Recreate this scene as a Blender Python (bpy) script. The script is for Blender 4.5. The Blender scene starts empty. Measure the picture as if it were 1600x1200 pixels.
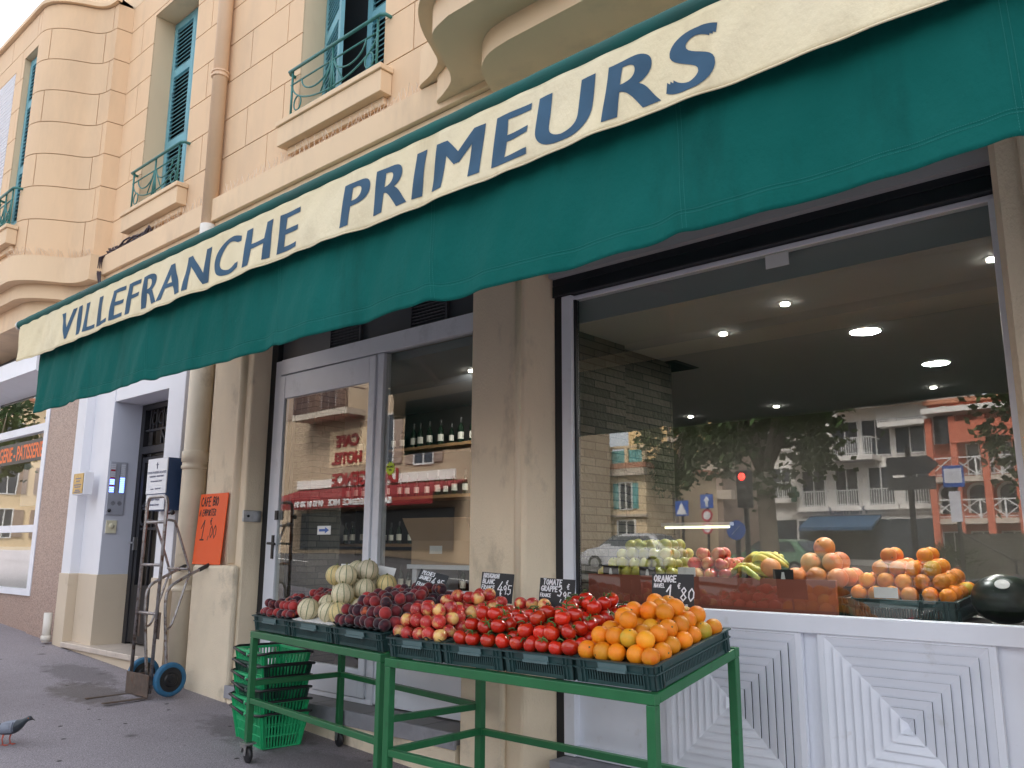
import bpy, bmesh, math, random
from mathutils import Vector, Matrix, noise as mnoise
R_ = math.radians; PI = math.pi; rnd = random.Random(7)
scene = bpy.context.scene; col = scene.collection

# ---------------------------------------------------------------- camera, sky, sun, exposure
cam_d = bpy.data.cameras.new("camera"); cam = bpy.data.objects.new("camera", cam_d); col.objects.link(cam)
PITCH, YAW, ROLL, FPX = 0.194270257, -0.729222406, 0.00519561820, 1312.8
fw = Vector((math.sin(YAW)*math.cos(PITCH), math.cos(YAW)*math.cos(PITCH), math.sin(PITCH)))
ri = Vector((math.cos(YAW), -math.sin(YAW), 0)); up = ri.cross(fw)
r2 = ri*math.cos(ROLL)+up*math.sin(ROLL); u2 = up*math.cos(ROLL)-ri*math.sin(ROLL)
cam.matrix_world = Matrix(((r2.x, u2.x, -fw.x, 0), (r2.y, u2.y, -fw.y, -4.0), (r2.z, u2.z, -fw.z, 1.75), (0, 0, 0, 1)))
cam_d.sensor_width = 36; cam_d.lens = FPX/1600*36; cam_d.clip_end = 2000; cam_d.clip_start = .05
scene.camera = cam
world = bpy.data.worlds.new("World"); scene.world = world; world.use_nodes = True
SUN_EL, SUN_AZ = R_(52), R_(20)      # the sun stands behind the shop building, veiled by cloud
nt = world.node_tree; nt.nodes.clear()
o_ = nt.nodes.new("ShaderNodeOutputWorld"); bg = nt.nodes.new("ShaderNodeBackground")
sky = nt.nodes.new("ShaderNodeTexSky"); sky.sky_type = 'NISHITA'; sky.sun_disc = False
sky.sun_elevation = SUN_EL; sky.sun_rotation = SUN_AZ; sky.air_density = 1.0; sky.dust_density = 4.0; sky.ozone_density = .6
hs = nt.nodes.new("ShaderNodeHueSaturation"); hs.inputs['Saturation'].default_value = .28
nt.links.new(sky.outputs[0], hs.inputs['Color']); nt.links.new(hs.outputs[0], bg.inputs[0])
bg.inputs[1].default_value = .15; nt.links.new(bg.outputs[0], o_.inputs[0])
sd = bpy.data.lights.new("sun", 'SUN'); sd.energy = 1.5; sd.angle = R_(14); sd.color = (1, .95, .87)
so = bpy.data.objects.new("sun", sd); col.objects.link(so)
sdir = Vector((math.sin(SUN_AZ)*math.cos(SUN_EL), math.cos(SUN_AZ)*math.cos(SUN_EL), math.sin(SUN_EL)))
so.rotation_euler = sdir.to_track_quat('Z', 'Y').to_euler(); so.location = (0, 30, 30)
scene.view_settings.view_transform = 'Standard'; scene.view_settings.look = 'None'
scene.view_settings.exposure = 2.15; scene.view_settings.gamma = 1
scene.render.engine = 'CYCLES'
cy = scene.cycles
cy.use_denoising = True; cy.max_bounces = 8; cy.transparent_max_bounces = 12; cy.glossy_bounces = 4; cy.diffuse_bounces = 4
cy.sample_clamp_indirect = 6; cy.caustics_reflective = False; cy.caustics_refractive = False

# ---------------------------------------------------------------- materials
def _n(t, k, **kw):
    n = t.nodes.new(k)
    for a, b in kw.items(): setattr(n, a, b)
    return n
def newmat(name):
    m = bpy.data.materials.new(name); m.use_nodes = True; t = m.node_tree
    return m, t, t.nodes['Principled BSDF'], t.nodes['Material Output']
def rgba(c): return (c[0], c[1], c[2], 1)
def mix(t, a, b, f, mode='MIX'):
    n = _n(t, 'ShaderNodeMix', data_type='RGBA', blend_type=mode)
    for s, v in ((6, a), (7, b)):
        if isinstance(v, (tuple, list)): n.inputs[s].default_value = rgba(v)
        else: t.links.new(v, n.inputs[s])
    if isinstance(f, (int, float)): n.inputs[0].default_value = f
    else: t.links.new(f, n.inputs[0])
    return n.outputs[2]
def ramp(t, f, p0, p1):
    n = _n(t, 'ShaderNodeMapRange'); n.clamp = True
    n.inputs[1].default_value = p0; n.inputs[2].default_value = p1; t.links.new(f, n.inputs[0]); return n.outputs[0]
def mth(t, op, a, b=None):
    n = _n(t, 'ShaderNodeMath', operation=op)
    for i, v in enumerate((a, b)):
        if v is None: continue
        if isinstance(v, (int, float)): n.inputs[i].default_value = v
        else: t.links.new(v, n.inputs[i])
    return n.outputs[0]
def coords(t, rand=False, scale=None):
    tc = _n(t, 'ShaderNodeTexCoord'); v = tc.outputs['Object']
    if rand:
        oi = _n(t, 'ShaderNodeObjectInfo'); s = _n(t, 'ShaderNodeVectorMath', operation='SCALE')
        cmb = _n(t, 'ShaderNodeCombineXYZ')
        for i in range(3): t.links.new(oi.outputs['Random'], cmb.inputs[i])
        t.links.new(cmb.outputs[0], s.inputs[0]); s.inputs['Scale'].default_value = 37.3
        ad = _n(t, 'ShaderNodeVectorMath', operation='ADD'); t.links.new(v, ad.inputs[0]); t.links.new(s.outputs[0], ad.inputs[1]); v = ad.outputs[0]
    if scale:
        m = _n(t, 'ShaderNodeVectorMath', operation='MULTIPLY'); t.links.new(v, m.inputs[0]); m.inputs[1].default_value = scale; v = m.outputs[0]
    return v
def noise(t, v, scale, detail=4, rough=.55):
    n = _n(t, 'ShaderNodeTexNoise'); n.inputs['Scale'].default_value = scale; n.inputs['Detail'].default_value = detail
    n.inputs['Roughness'].default_value = rough; t.links.new(v, n.inputs['Vector']); return n.outputs[0]
def bump(t, b, h, strength, dist=.01):
    n = _n(t, 'ShaderNodeBump'); n.inputs['Strength'].default_value = strength; n.inputs['Distance'].default_value = dist
    t.links.new(h, n.inputs['Height']); t.links.new(n.outputs[0], b.inputs['Normal'])
def mat(name, c, rough=.6, metal=0, var=.12, vs=3, bmp=0, bs=60, bd=.01, dirt=None, ds=1.2, dthr=(.55, .75), scale=None, spec=.5, coat=0, rv=0):
    m, t, b, o = newmat(name)
    v = coords(t, rv > 0, scale); f = noise(t, v, vs)
    c0 = tuple(x*(1-var) for x in c); c1 = tuple(min(1, x*(1+var)) for x in c)
    cc = mix(t, c0, c1, ramp(t, f, .3, .7))
    if dirt: cc = mix(t, cc, dirt, ramp(t, noise(t, v, ds, 6, .65), *dthr))
    t.links.new(cc, b.inputs['Base Color'])
    b.inputs['Metallic'].default_value = metal; b.inputs['Specular IOR Level'].default_value = spec
    t.links.new(ramp2(t, f, rough*.85, min(1, rough*1.15)), b.inputs['Roughness'])
    if coat: b.inputs['Coat Weight'].default_value = coat
    if bmp: bump(t, b, noise(t, v, bs, 3), bmp, bd)
    return m
def ramp2(t, f, a, b):
    n = _n(t, 'ShaderNodeMapRange'); n.inputs[1].default_value = .25; n.inputs[2].default_value = .75
    n.inputs[3].default_value = a; n.inputs[4].default_value = b; t.links.new(f, n.inputs[0]); return n.outputs[0]
def emit(name, c, s):
    m, t, b, o = newmat(name); b.inputs['Base Color'].default_value = rgba(c)
    b.inputs['Emission Color'].default_value = rgba(c); b.inputs['Emission Strength'].default_value = s; return m
def glassmat(name, refl=.135, tint=(.92, .93, .91)):
    m, t, b, o = newmat(name); t.nodes.remove(b)
    tr = _n(t, 'ShaderNodeBsdfTransparent'); tr.inputs[0].default_value = rgba(tint)
    gl = _n(t, 'ShaderNodeBsdfGlossy'); gl.inputs['Roughness'].default_value = 0.0; gl.inputs[0].default_value = (1, 1, 1, 1)
    ge = _n(t, 'ShaderNodeNewGeometry'); dt = _n(t, 'ShaderNodeVectorMath', operation='DOT_PRODUCT')
    t.links.new(ge.outputs['Normal'], dt.inputs[0]); t.links.new(ge.outputs['Incoming'], dt.inputs[1])
    c1 = mth(t, 'SUBTRACT', 1.0, mth(t, 'ABSOLUTE', dt.outputs['Value']))
    f = mth(t, 'MULTIPLY', mth(t, 'ADD', mth(t, 'MULTIPLY', mth(t, 'POWER', c1, 5.0), .9), refl), mth(t, 'SUBTRACT', 1.0, ge.outputs['Backfacing']))
    tc = _n(t, 'ShaderNodeTexCoord'); bn = _n(t, 'ShaderNodeBump'); bn.inputs['Strength'].default_value = .012; bn.inputs['Distance'].default_value = .05
    t.links.new(noise(t, tc.outputs['Object'], 1.3, 1), bn.inputs['Height']); t.links.new(bn.outputs[0], gl.inputs['Normal'])
    ms = _n(t, 'ShaderNodeMixShader'); t.links.new(f, ms.inputs[0]); t.links.new(tr.outputs[0], ms.inputs[1]); t.links.new(gl.outputs[0], ms.inputs[2])
    t.links.new(ms.outputs[0], o.inputs[0]); return m

M = {}
M['peach'] = mat('peach_stucco', (.78, .555, .355), .85, var=.05, vs=1.1, bmp=.3, bs=140, bd=.004, dirt=(.62, .45, .30), ds=1.6, dthr=(.5, .85), scale=(1, 1, .3))
M['peach_smooth'] = mat('peach_paint', (.79, .585, .385), .8, var=.05, vs=1.5, bmp=.15, bs=60, bd=.003, dirt=(.60, .44, .30), ds=1.6, dthr=(.52, .8), scale=(1, 1, .35))
M['beige'] = mat('beige_render', (.83, .69, .51), .85, var=.08, vs=2.2, bmp=.7, bs=110, bd=.007, dirt=(.36, .285, .2), ds=2.6, dthr=(.55, .78), scale=(1, 1, .5))
M['plinth'] = mat('plinth_render', (.80, .68, .515), .88, var=.1, vs=1.8, bmp=.7, bs=90, bd=.006, dirt=(.3, .26, .2), ds=2.1, dthr=(.55, .8))
M['pipe'] = mat('pipe_paint', (.70, .60, .46), .5, var=.08, vs=2, bmp=.1, bs=20, dirt=(.4, .31, .21), ds=3, dthr=(.58, .75))
M['pipe_peach'] = mat('pipe_peach', (.72, .5, .33), .5, var=.06, vs=2, dirt=(.5, .35, .23), ds=3, dthr=(.6, .8))
M['pvc'] = mat('white_pipe', (.7, .66, .6), .5, dirt=(.4, .36, .3), ds=6)
M['shutter'] = mat('blue_shutter', (.17, .41, .48), .55, var=.1, vs=4, dirt=(.09, .2, .25), ds=5)
M['rail'] = mat('railing_paint', (.045, .2, .185), .45, var=.15, vs=8, dirt=(.02, .08, .075), ds=9)
def canvas(name, base, fade, dark):
    m, t, b, o = newmat(name); v = coords(t); vs_ = coords(t, False, (1.0, 1.0, .22))
    c = mix(t, base, fade, ramp(t, noise(t, v, 1.3, 5, .6), .42, .75)); c = mix(t, c, dark, mth(t, 'MULTIPLY', ramp(t, noise(t, vs_, 3.1, 6, .7), .56, .74), .75))
    c = mix(t, c, tuple(min(1, x*1.5+.03) for x in base), ramp(t, noise(t, v, 26, 2, .5), .78, .84))
    t.links.new(c, b.inputs['Base Color']); b.inputs['Roughness'].default_value = .85; b.inputs['Specular IOR Level'].default_value = .15
    h = mth(t, 'ADD', mth(t, 'MULTIPLY', noise(t, v, 420, 2), .12), mth(t, 'ADD', mth(t, 'MULTIPLY', noise(t, coords(t, False, (1, 1, .45)), 11, 4, .6), 1.6), mth(t, 'MULTIPLY', noise(t, v, 34, 3), .4)))
    bump(t, b, h, .55, .012); M[name] = m
canvas('awning', (.002, .105, .090), (.006, .125, .110), (.002, .072, .062))
canvas('cream', (.80, .70, .47), (.82, .74, .54), (.62, .52, .33))
M['awning_thread'] = mat('green_thread', (.02, .19, .165), .85)
M['blue_letter'] = mat('blue_lettering', (.055, .115, .185), .85, var=.18, vs=5, spec=.2)
M['tube'] = mat('rolled_canvas', (.002, .085, .075), .75, var=.2, vs=9, bmp=.4, bs=40, bd=.004, scale=(.3, 1, 1))
M['white_alu'] = mat('white_aluminium', (.80, .82, .89), .35, var=.04, vs=3, dirt=(.60, .59, .59), ds=7, dthr=(.62, .85), bmp=.03, bs=30, bd=.003)
M['grey_alu'] = mat('grey_white_frame', (.70, .72, .78), .35, var=.05, vs=2, dirt=(.42, .43, .46), ds=2)
M['black_seal'] = mat('black_guide', (.012, .013, .016), .55)
M['shutter_box'] = mat('roller_shutter_dark', (.012, .014, .018), .45, var=.2, vs=6)
M['dark_panel'] = mat('dark_grey_panel', (.05, .053, .062), .5, var=.1)
M['glass'] = glassmat('window_glass')
M['stone'] = None
M['asphalt'] = None
M['tile'] = mat('grey_tile', (.22, .21, .21), .6, var=.12, vs=4, bmp=.1, dirt=(.13, .12, .115), ds=5)
M['kerbgrey'] = mat('grey_stone_edge', (.3, .3, .33), .75, var=.15, vs=8, bmp=.2, dirt=(.17, .17, .18), ds=6)
M['green_steel'] = mat('green_enamel', (.012, .125, .042), .38, var=.12, vs=6, bmp=.08, bs=50, bd=.003, dirt=(.015, .075, .03), ds=14, dthr=(.62, .75))
M['crate'] = mat('dark_green_plastic', (.022, .058, .058), .42, var=.2, vs=9, bmp=.1, bs=120, bd=.002, rv=1, dirt=(.06, .085, .085), ds=14, dthr=(.6, .8))
M['crate_handle'] = mat('crate_handle', (.09, .15, .155), .45)
M['basket_green'] = mat('green_basket', (.02, .40, .155), .4, var=.12, vs=8, rv=1)
M['basket_dark'] = mat('dark_green_basket', (.008, .05, .034), .42, var=.12, vs=8, rv=1)
M['black'] = mat('black_plastic', (.014, .014, .016), .42, var=.2, vs=12)
M['tray'] = mat('black_tray', (.012, .012, .014), .3)
M['paper'] = mat('white_paper', (.74, .73, .72), .8, var=.04)
M['chalkboard'] = mat('chalkboard', (.014, .015, .018), .5, var=.3, vs=8, dirt=(.045, .045, .05), ds=12)
M['chalk'] = mat('white_chalk', (.82, .83, .86), .9, var=.06, vs=90)
M['orange_card'] = mat('orange_card', (.9, .115, .018), .6, var=.03)
M['ink'] = mat('black_marker', (.03, .012, .01), .7)
M['steel'] = mat('worn_steel', (.36, .34, .34), .42, .85, var=.25, vs=14, dirt=(.16, .09, .055), ds=22, dthr=(.5, .68))
M['rust'] = mat('rusty_steel', (.13, .1, .085), .7, .5, var=.3, vs=16, dirt=(.16, .07, .03), ds=20)
M['rubber_grip'] = mat('rubber_grip', (.03, .027, .026), .7)
M['blue_tyre'] = mat('blue_rubber', (.025, .13, .25), .65, var=.2, vs=18, dirt=(.06, .1, .13), ds=25)
M['zinc'] = mat('zinc', (.5, .5, .5), .35, .9, var=.15, vs=20)
M['white_paint'] = mat('white_wall_paint', (.78, .78, .82), .7, var=.03, vs=2, bmp=.1, bs=50, bd=.003)
M['reveal_shade'] = mat('shaded_white_paint', (.56, .575, .66), .7, var=.03, vs=2, bmp=.1, bs=60, bd=.003)  # white wall paint with the jambs' blue-grey shade put into its colour
M['entr_beige'] = mat('entrance_beige', (.62, .52, .40), .75, var=.04, vs=2, bmp=.15, bs=60, bd=.003, dirt=(.42, .33, .24), ds=2.5, dthr=(.6, .85))
M['marble'] = mat('marble_step', (.58, .5, .43), .35, var=.12, vs=6, dirt=(.4, .33, .27), ds=8)
M['iron'] = mat('black_iron', (.018, .018, .022), .5, var=.2, vs=10)
M['hall'] = mat('hall_wall', (.34, .29, .25), .8)
M['brass'] = mat('brass', (.46, .33, .13), .35, .9, var=.2, vs=30)
M['dkblue'] = mat('dark_blue_plastic', (.02, .055, .15), .5)
M['acrylic'] = mat('white_acrylic', (.68, .70, .77), .25, var=.03)
M['greytext'] = mat('grey_print', (.16, .17, .24), .8)
M['intercom'] = mat('intercom_metal', (.50, .52, .60), .4, .4, var=.05)
M['bluelit'] = emit('blue_backlight', (.12, .2, 1.0), 1.6)
M['redlit'] = mat('red_nameplate', (.5, .03, .06), .5)
M['ivory'] = mat('ivory_plastic', (.72, .67, .5), .4)
M['int_ceiling'] = mat('shop_ceiling', (.36, .365, .375), .9, var=.03)
M['int_wall'] = mat('shop_wall', (.16, .15, .135), .9)
M['int_floor'] = mat('shop_floor', (.16, .145, .13), .5)
M['int_dark'] = mat('dark_shelving', (.035, .03, .026), .6)
M['wood'] = mat('shelf_wood', (.28, .16, .07), .55, var=.2, vs=8, scale=(1, 6, 6))
M['board'] = mat('brown_red_board', (.30, .085, .055), .4, var=.04)
M['lamp_on'] = emit('lamp_glow', (1, .98, .95), 230)
M['spot_on'] = emit('spot_glow', (1, .95, .86), 14)
M['tube_on'] = emit('strip_glow', (1, .95, .6), .6)
M['chrome'] = mat('lamp_ring', (.6, .6, .6), .3, .8)
M['bottle'] = mat('dark_bottle', (.012, .022, .012), .12, var=.3, vs=5, rv=1)
M['label'] = mat('bottle_label', (.62, .58, .48), .8)
M['cardboard'] = mat('cardboard', (.42, .28, .17), .85, var=.06, vs=4)
M['yellow_paper'] = mat('yellow_green_paper', (.62, .8, .06), .7)
M['sticker_blue'] = mat('sticker_blue', (.03, .11, .42), .5)
M['granite'] = None
M['leaf_green'] = mat('leaf_green', (.07, .13, .035), .6, var=.4, vs=3)
M['spike'] = mat('spike_wire', (.74, .62, .5), .5, .3)
M['cable'] = mat('dark_cable', (.05, .035, .045), .6)

def special():
    m, t, b, o = newmat('asphalt'); v = coords(t)
    fine = noise(t, v, 150, 3, .7); mid = noise(t, v, 45, 3); big = noise(t, v, .55, 5, .6)
    c = mix(t, (.15, .133, .145), (.43, .395, .425), ramp(t, fine, .36, .66))
    c = mix(t, c, (.165, .147, .156), mth(t, 'MULTIPLY', ramp(t, big, .5, .75), .7))
    vo = _n(t, 'ShaderNodeTexVoronoi'); vo.inputs['Scale'].default_value = 55; t.links.new(v, vo.inputs['Vector'])
    c = mix(t, c, (.34, .33, .32), ramp(t, vo.outputs['Distance'], .075, .045))
    v2 = _n(t, 'ShaderNodeTexVoronoi'); v2.inputs['Scale'].default_value = 4.3; t.links.new(v, v2.inputs['Vector'])
    c = mix(t, c, (.042, .038, .038), ramp(t, v2.outputs['Distance'], .09, .055))
    v3 = _n(t, 'ShaderNodeTexVoronoi'); v3.inputs['Scale'].default_value = 1.7; t.links.new(v, v3.inputs['Vector'])
    c = mix(t, c, (.05, .045, .045), mth(t, 'MULTIPLY', ramp(t, v3.outputs['Distance'], .10, .02), .7))
    def stain(cx, cy, rx, ry, k, colr):
        nonlocal c
        s2 = _n(t, 'ShaderNodeVectorMath', operation='SUBTRACT'); t.links.new(v, s2.inputs[0]); s2.inputs[1].default_value = (cx, cy, 0)
        m2 = _n(t, 'ShaderNodeVectorMath', operation='MULTIPLY'); t.links.new(s2.outputs[0], m2.inputs[0]); m2.inputs[1].default_value = (1/rx, 1/ry, 0)
        le = _n(t, 'ShaderNodeVectorMath', operation='LENGTH'); t.links.new(m2.outputs[0], le.inputs[0])
        d = mth(t, 'ADD', le.outputs['Value'], mth(t, 'MULTIPLY', mth(t, 'SUBTRACT', noise(t, v, 7, 5, .7), .5), 1.6))
        c = mix(t, c, colr, mth(t, 'MULTIPLY', ramp(t, d, 1.05, .7), k))
    stain(-7.75, -.75, .55, .28, .6, (.085, .07, .055)); stain(-8.6, -.5, .7, .25, .45, (.08, .072, .07)); stain(-5.9, -.35, .5, .3, .5, (.07, .062, .062)); stain(-9.6, -1.3, .6, .35, .35, (.09, .08, .08)); stain(-4.6, -.5, .8, .35, .4, (.07, .06, .06))
    t.links.new(c, b.inputs['Base Color']); b.inputs['Roughness'].default_value = .9; b.inputs['Specular IOR Level'].default_value = .3
    bump(t, b, mth(t, 'ADD', fine, mth(t, 'MULTIPLY', mid, .8)), .75, .006); M['asphalt'] = m
    m, t, b, o = newmat('pink_granite'); v = coords(t)
    f1 = noise(t, v, 75, 3, .7); f2 = noise(t, v, 130, 2, .6)
    c = mix(t, (.42, .29, .235), (.22, .15, .125), ramp(t, f1, .48, .58)); c = mix(t, c, (.55, .45, .39), ramp(t, f2, .58, .66))
    t.links.new(c, b.inputs['Base Color']); b.inputs['Roughness'].default_value = .45; M['granite'] = m
    m, t, b, o = newmat('stone_cladding'); v = coords(t)
    sp = _n(t, 'ShaderNodeSeparateXYZ'); t.links.new(v, sp.inputs[0]); cb = _n(t, 'ShaderNodeCombineXYZ')
    t.links.new(mth(t, 'ADD', sp.outputs[0], sp.outputs[1]), cb.inputs[0]); t.links.new(sp.outputs[2], cb.inputs[1])
    br = _n(t, 'ShaderNodeTexBrick'); t.links.new(cb.outputs[0], br.inputs['Vector'])
    br.inputs['Scale'].default_value = 1; br.inputs['Brick Width'].default_value = .26; br.inputs['Row Height'].default_value = .055
    br.inputs['Mortar Size'].default_value = .004; br.inputs['Color1'].default_value = (.115, .108, .085, 1); br.inputs['Color2'].default_value = (.055, .053, .042, 1); br.inputs['Mortar'].default_value = (.018, .018, .014, 1)
    br.squash = 1.4; br.squash_frequency = 3
    c = mix(t, br.outputs['Color'], noise(t, v, 18), .25, 'OVERLAY')
    t.links.new(c, b.inputs['Base Color']); b.inputs['Roughness'].default_value = .85
    bump(t, b, mth(t, 'ADD', br.outputs['Fac'], noise(t, v, 30)), .6, .02); M['stone'] = m
    # fruit skins
    def fruit(name, cols, s, rough, bmp=0, bs=60, spec=.5, coat=0, sheen=0, fleck=None):
        m, t, b, o = newmat(name); v = coords(t, True)
        c = cols[0]
        for i, k in enumerate(cols[1:]):
            c = mix(t, c, k[0], ramp(t, noise(t, v, s*(1+.35*i), 3+i, .5), k[1], k[2]))
        oi = _n(t, 'ShaderNodeObjectInfo'); h = _n(t, 'ShaderNodeHueSaturation')
        n = _n(t, 'ShaderNodeMapRange'); n.inputs[3].default_value = .72; n.inputs[4].default_value = 1.18; t.links.new(oi.outputs['Random'], n.inputs[0]); t.links.new(n.outputs[0], h.inputs['Value']); t.links.new(c, h.inputs['Color']); c = h.outputs[0]
        if fleck: c = mix(t, c, fleck, ramp(t, noise(t, v, 160, 1), .66, .74))
        t.links.new(c, b.inputs['Base Color']); b.inputs['Roughness'].default_value = rough; b.inputs['Specular IOR Level'].default_value = spec
        b.inputs['Coat Weight'].default_value = coat; b.inputs['Sheen Weight'].default_value = sheen; b.inputs['Sheen Roughness'].default_value = .4
        b.inputs['Subsurface Weight'].default_value = 0
        if bmp: bump(t, b, noise(t, v, bs, 2), bmp, .003)
        M[name] = m
    fruit('peach_skin', [(.17, .016, .022), ((.035, .009, .018), .38, .55), ((.52, .12, .045), .60, .72)], 13, .62, .1, 300, .3, 0, .5)
    fruit('peach_red', [(.36, .03, .028), ((.16, .018, .025), .45, .62), ((.55, .14, .05), .62, .78)], 13, .6, .1, 300, .3, 0, .45)
    fruit('nectarine_skin', [(.50, .035, .03), ((.76, .48, .16), .52, .63), ((.30, .02, .025), .56, .72)], 13, .32, 0, 60, .5, .1, 0, (.75, .45, .25))
    fruit('tomato_skin', [(.58, .022, .008), ((.66, .06, .012), .5, .75)], 14, .2, 0, 60, .5, .25)
    fruit('orange_skin', [(.84, .25, .008), ((.82, .34, .015), .45, .7), ((.84, .19, .006), .5, .7)], 11, .4, .5, 420, .45)
    fruit('orange_green', [(.78, .36, .02), ((.48, .38, .03), .48, .68)], 12, .4, .5, 420, .45)
    fruit('apple_skin', [(.52, .52, .10), ((.62, .50, .13), .45, .7)], 10, .3, 0, 60, .5, .1, 0, (.35, .38, .07))
    fruit('pink_apple', [(.52, .06, .05), ((.66, .42, .16), .5, .66)], 12, .3, 0, 60, .5, .1)
    fruit('grapefruit_skin', [(.74, .30, .09), ((.70, .20, .07), .45, .7)], 8, .42, .4, 300, .45)
    fruit('banana_skin', [(.66, .50, .06), ((.36, .42, .06), .45, .65), ((.2, .12, .03), .72, .8)], 9, .45)
    fruit('canteloupe', [(.72, .50, .2), ((.62, .42, .16), .5, .7)], 8, .5)
    fruit('watermelon_skin', [(.005, .012, .007), ((.013, .028, .013), .5, .6)], 7, .3)
    fruit('fruit_stem', [(.10, .14, .04), ((.16, .12, .05), .5, .7)], 20, .6)
    fruit('vine_green', [(.07, .16, .03), ((.10, .13, .04), .5, .7)], 20, .6)
    for nm, base in (('melon_skin', (.66, .58, .385)), ('melon_yellow', (.66, .52, .24)), ('melon_grey', (.60, .52, .37))):
        m, t, b, o = newmat(nm); tc = _n(t, 'ShaderNodeTexCoord'); v = tc.outputs['Object']; sp = _n(t, 'ShaderNodeSeparateXYZ'); t.links.new(v, sp.inputs[0])
        a = mth(t, 'MULTIPLY', mth(t, 'ARCTAN2', sp.outputs[1], sp.outputs[0]), 10/(2*PI))
        fr = mth(t, 'FRACT', mth(t, 'ADD', a, mth(t, 'MULTIPLY', noise(t, v, 25), .18)))
        d = mth(t, 'ABSOLUTE', mth(t, 'SUBTRACT', fr, .59))
        f = mth(t, 'MULTIPLY', ramp(t, d, .1, .05), .9)
        vv = coords(t, True); net = noise(t, vv, 120, 4, .7)
        c = mix(t, base, tuple(x*.75 for x in base), ramp(t, net, .45, .65))
        c = mix(t, c, tuple(x*1.15 for x in base), ramp(t, noise(t, vv, 12), .5, .7))
        c = mix(t, c, (.14, .18, .09), f)
        t.links.new(c, b.inputs['Base Color']); b.inputs['Roughness'].default_value = .55; bump(t, b, net, .4, .003); M[nm] = m
special()

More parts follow.
